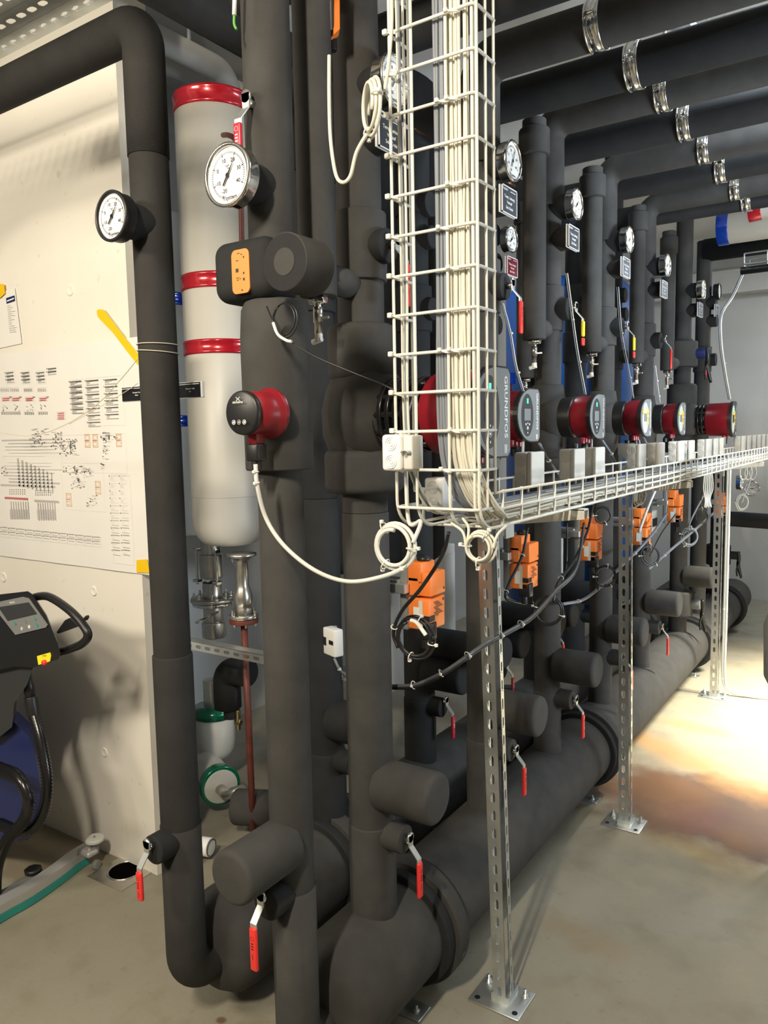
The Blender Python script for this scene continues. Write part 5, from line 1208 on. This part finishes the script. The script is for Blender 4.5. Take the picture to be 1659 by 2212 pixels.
# ------------------------------------------------------------------ floor scrubber
SY = 1.30
t = thing('floor_scrubber', 'black and blue walk-behind floor scrubber at the left edge with silver squeegee', 'cleaning machine', tuple(at(40, 1800, 'z', 0)))
A = lambda x, y, d=SY: at(x, y, 'y', d)
MB().prism([A(x, y) for x, y in ((-140, 1320), (0, 1284), (60, 1277), (70, 1284), (100, 1330), (125, 1390), (131, 1412), (126, 1424), (72, 1442), (30, 1440), (-140, 1480))], (-.24, .15, -.055)).build('console_housing', BLKP, t, True)
MB().prism([A(x, y, SY-.001) for x, y in ((-40, 1308), (50, 1289), (63, 1292), (104, 1350), (101, 1355), (35, 1371), (-5, 1320), (-40, 1330))], (0, -.003, 0)).build('control_panel', GREYP, t, True); scp = bpy.context.scene.collection.objects[-1]
MB().prism([A(x, y, SY-.0045) for x, y in ((-30, 1316), (62, 1301), (80, 1326), (17, 1341), (0, 1316))], (0, -.001, 0)).build('display', DGREY, scp, True)
for x_, y_, m_ in ((33, 1347, TEAL), (55, 1342, GREYP), (76, 1337, TEAL), (47, 1358, LGREY), (63, 1354, WHITE), (80, 1350, TEAL)):
    q = A(x_, y_, SY-.0045); b = MB().torus(q, Y, .0052, .0008, 20, 5); b.disc(q+V((0, -.0005, 0)), -Y, .0038, 16); b.build('button', m_, scp, True)
k = MB(); text(k, 'wetrok', .010, A(26, 1301, SY-.0046), V((.985, 0, .17)), V((-.17, 0, .985))); k.build('maker_lettering', INKW, scp, True)
hp = [A(60, 1296, SY+.05), A(85, 1288, SY+.04), A(110, 1291, SY+.03), A(150, 1318, SY+.02), A(178, 1348, SY+.02), A(190, 1372, SY+.02), A(178, 1390, SY+.03), A(150, 1402, SY+.05), A(120, 1411, SY+.08)]
MB().sweep(spline(hp, 8), .0125, 20).build('handle_loop', BLKP, t, True)
MB().prism([A(x, y, SY+.03) for x, y in ((122, 1366), (140, 1340), (150, 1335), (168, 1352), (160, 1356), (125, 1369))], (0, .012, 0)).build('trigger', BLKP, t, True)
MB().prism([A(x, y, SY+.015) for x, y in ((178, 1338), (185, 1330), (187, 1334), (183, 1341))], (0, .01, 0)).build('handle_hook', BLKP, t, True)
MB().prism([A(x, y, SY-.001) for x, y in ((81, 1417), (109, 1409), (111, 1417), (109, 1428), (100, 1432), (84, 1436))], (0, -.002, 0)).build('stop_label', mat('safety_yellow', (.9, .8, .03), .4), t, True)
k = MB(); text(k, 'STOP', .0088, A(96, 1417, SY-.0032), V((.985, 0, .17)), V((-.17, 0, .985))); k.build('stop_lettering', INKK, t, True)
q = A(98, 1431, SY-.004); MB().rings(q, -Y, [(0, .0085), (.006, .0085), (.009, .007), (.011, .0), ], 20).build('stop_button', RED, t, True)
MB().prism([A(x, y, SY+.02) for x, y in ((-140, 1400), (20, 1330), (52, 1390), (72, 1440), (58, 1480), (30, 1520), (26, 1570), (-10, 1600), (-140, 1620))], (-.24, .15, -.055)).build('frame_cover', DGREY, t, True)
MB().prism([A(x, y, SY+.05) for x, y in ((-140, 1560), (30, 1560), (62, 1590), (82, 1660), (92, 1730), (86, 1790), (60, 1815), (-140, 1830))], (-.24, .15, -.055)).build('water_tank', NAVY, t, True)
def ribbed(nm, pts, r, pitch=.0105):
    pp = spline(pts, 10); L_ = [0]
    for a, b in zip(pp, pp[1:]): L_.append(L_[-1]+(b-a).length)
    N_ = int(L_[-1]/pitch*2); out = []; rr = []; j = 0
    for i in range(N_+1):
        s = L_[-1]*i/N_
        while j < len(L_)-2 and L_[j+1] < s: j += 1
        f_ = (s-L_[j])/max(L_[j+1]-L_[j], 1e-9); out.append(pp[j].lerp(pp[j+1], f_)); rr.append(r if i % 2 else r*.78)
    MB().sweep(out, rr, 18).build(nm, BLKG, t, True)
MB().sweep([A(55, 1440, SY+.06), A(68, 1515, SY+.05)], .0165, 20).build('hose_cuff', BLKP, t, True)
MB().cyl(A(66, 1505, SY+.05), A(73, 1545, SY+.05), .0205, n=24).build('hose_connector', BLKP, t, True)
ribbed('suction_hose', [A(72, 1540, SY+.05), A(88, 1600, SY+.04), A(101, 1680, SY+.03), A(97, 1740, SY+.02), A(75, 1785, SY+.0), A(40, 1795, SY-.02), A(0, 1780, SY)], .0195)
ribbed('recovery_hose', [A(-60, 1640, SY-.03), A(0, 1660, SY-.04), A(40, 1680, SY-.05), A(62, 1730, SY-.05), A(50, 1775, SY-.05), A(15, 1815, SY-.05), A(-8, 1880, SY-.04), A(-10, 1960, SY-.02)], .0195)
# squeegee: a curved bar on the floor
G = lambda x, y, z: at(x, y, 'z', z)
ctl = [G(-90, 2010, .05), G(0, 1955, .05), G(60, 1922, .05), G(120, 1882, .05), G(165, 1848, .05), G(200, 1828, .05)]
pp = spline(ctl, 8); m = MB(); n = len(pp); vs = []
for i, p_ in enumerate(pp):
    d = (pp[min(i+1, n-1)]-pp[max(i-1, 0)]).normalized(); s = V((d.y, -d.x, 0)).normalized()
    w0 = .018
    vs += [p_+s*w0+V((0, 0, .010)), p_-s*w0*1.4+V((0, 0, .014)), p_-s*w0*1.4+V((0, 0, -.004)), p_+s*w0+V((0, 0, -.020))]
m.add(vs, [(4*i+a, 4*i+(a+1) % 4, 4*i+4+(a+1) % 4, 4*i+4+a) for i in range(n-1) for a in range(4)]+[(0, 1, 2, 3), (4*n-4, 4*n-1, 4*n-2, 4*n-3)]); m.build('squeegee_bar', ALU, t, True)
m = MB(); vs = []
for i, p_ in enumerate(pp[:-4]):
    d = (pp[min(i+1, n-1)]-pp[max(i-1, 0)]).normalized(); s = V((d.y, -d.x, 0)).normalized()
    q = p_+s*.020; vs += [V((q.x, q.y, .028)), V((q.x, q.y, .003)), V((q.x-s.x*.004, q.y-s.y*.004, .003)), V((q.x-s.x*.004, q.y-s.y*.004, .028))]
n2 = len(pp)-4
m.add(vs, [(4*i+a, 4*i+(a+1) % 4, 4*i+4+(a+1) % 4, 4*i+4+a) for i in range(n2-1) for a in range(4)]+[(0, 1, 2, 3), (4*n2-4, 4*n2-1, 4*n2-2, 4*n2-3)]); m.build('rubber_blade', TEAL, t, True)
q = G(204, 1812, .105); MB().cyl(q-V((0, 0, .008)), q+V((0, 0, .006)), .034, .004, 32).build('wall_roller', LGREY, t, True)
MB().cyl(q-V((0, 0, .055)), q, .014, n=18).cyl(q+V((0, 0, .006)), q+V((0, 0, .010)), .004, n=6).build('roller_stem', GREYP, t, True)
q = G(193, 1842, .068); MB().rbox(q+V((-.045, -.022, -.010)), q+V((.022, .024, .012)), .009, 3).cyl(q+V((0, 0, .01)), q+V((0, 0, .018)), .006, n=6).build('end_bracket', ALU, t, True)
q = G(207, 1868, .018); MB().cyl(q+V((-.008, 0, 0)), q+V((.008, 0.004, 0)), .017, .003, 24).build('castor', GREYP, t, True)
q = G(72, 1885, .05); MB().rings(q-V((0, 0, .02)), Z, [(0, 0), (0, .022), (.02, .022), (.024, .030), (.034, .030), (.038, .024), (.038, 0)], 8).build('star_knob', BLKP, t, True)
MB().rbox(G(-20, 1945, .03)+V((0, -.02, -.015)), G(80, 1900, .05)+V((0, .02, 0)), .006, 2).build('swing_arm', GREYP, t, True)
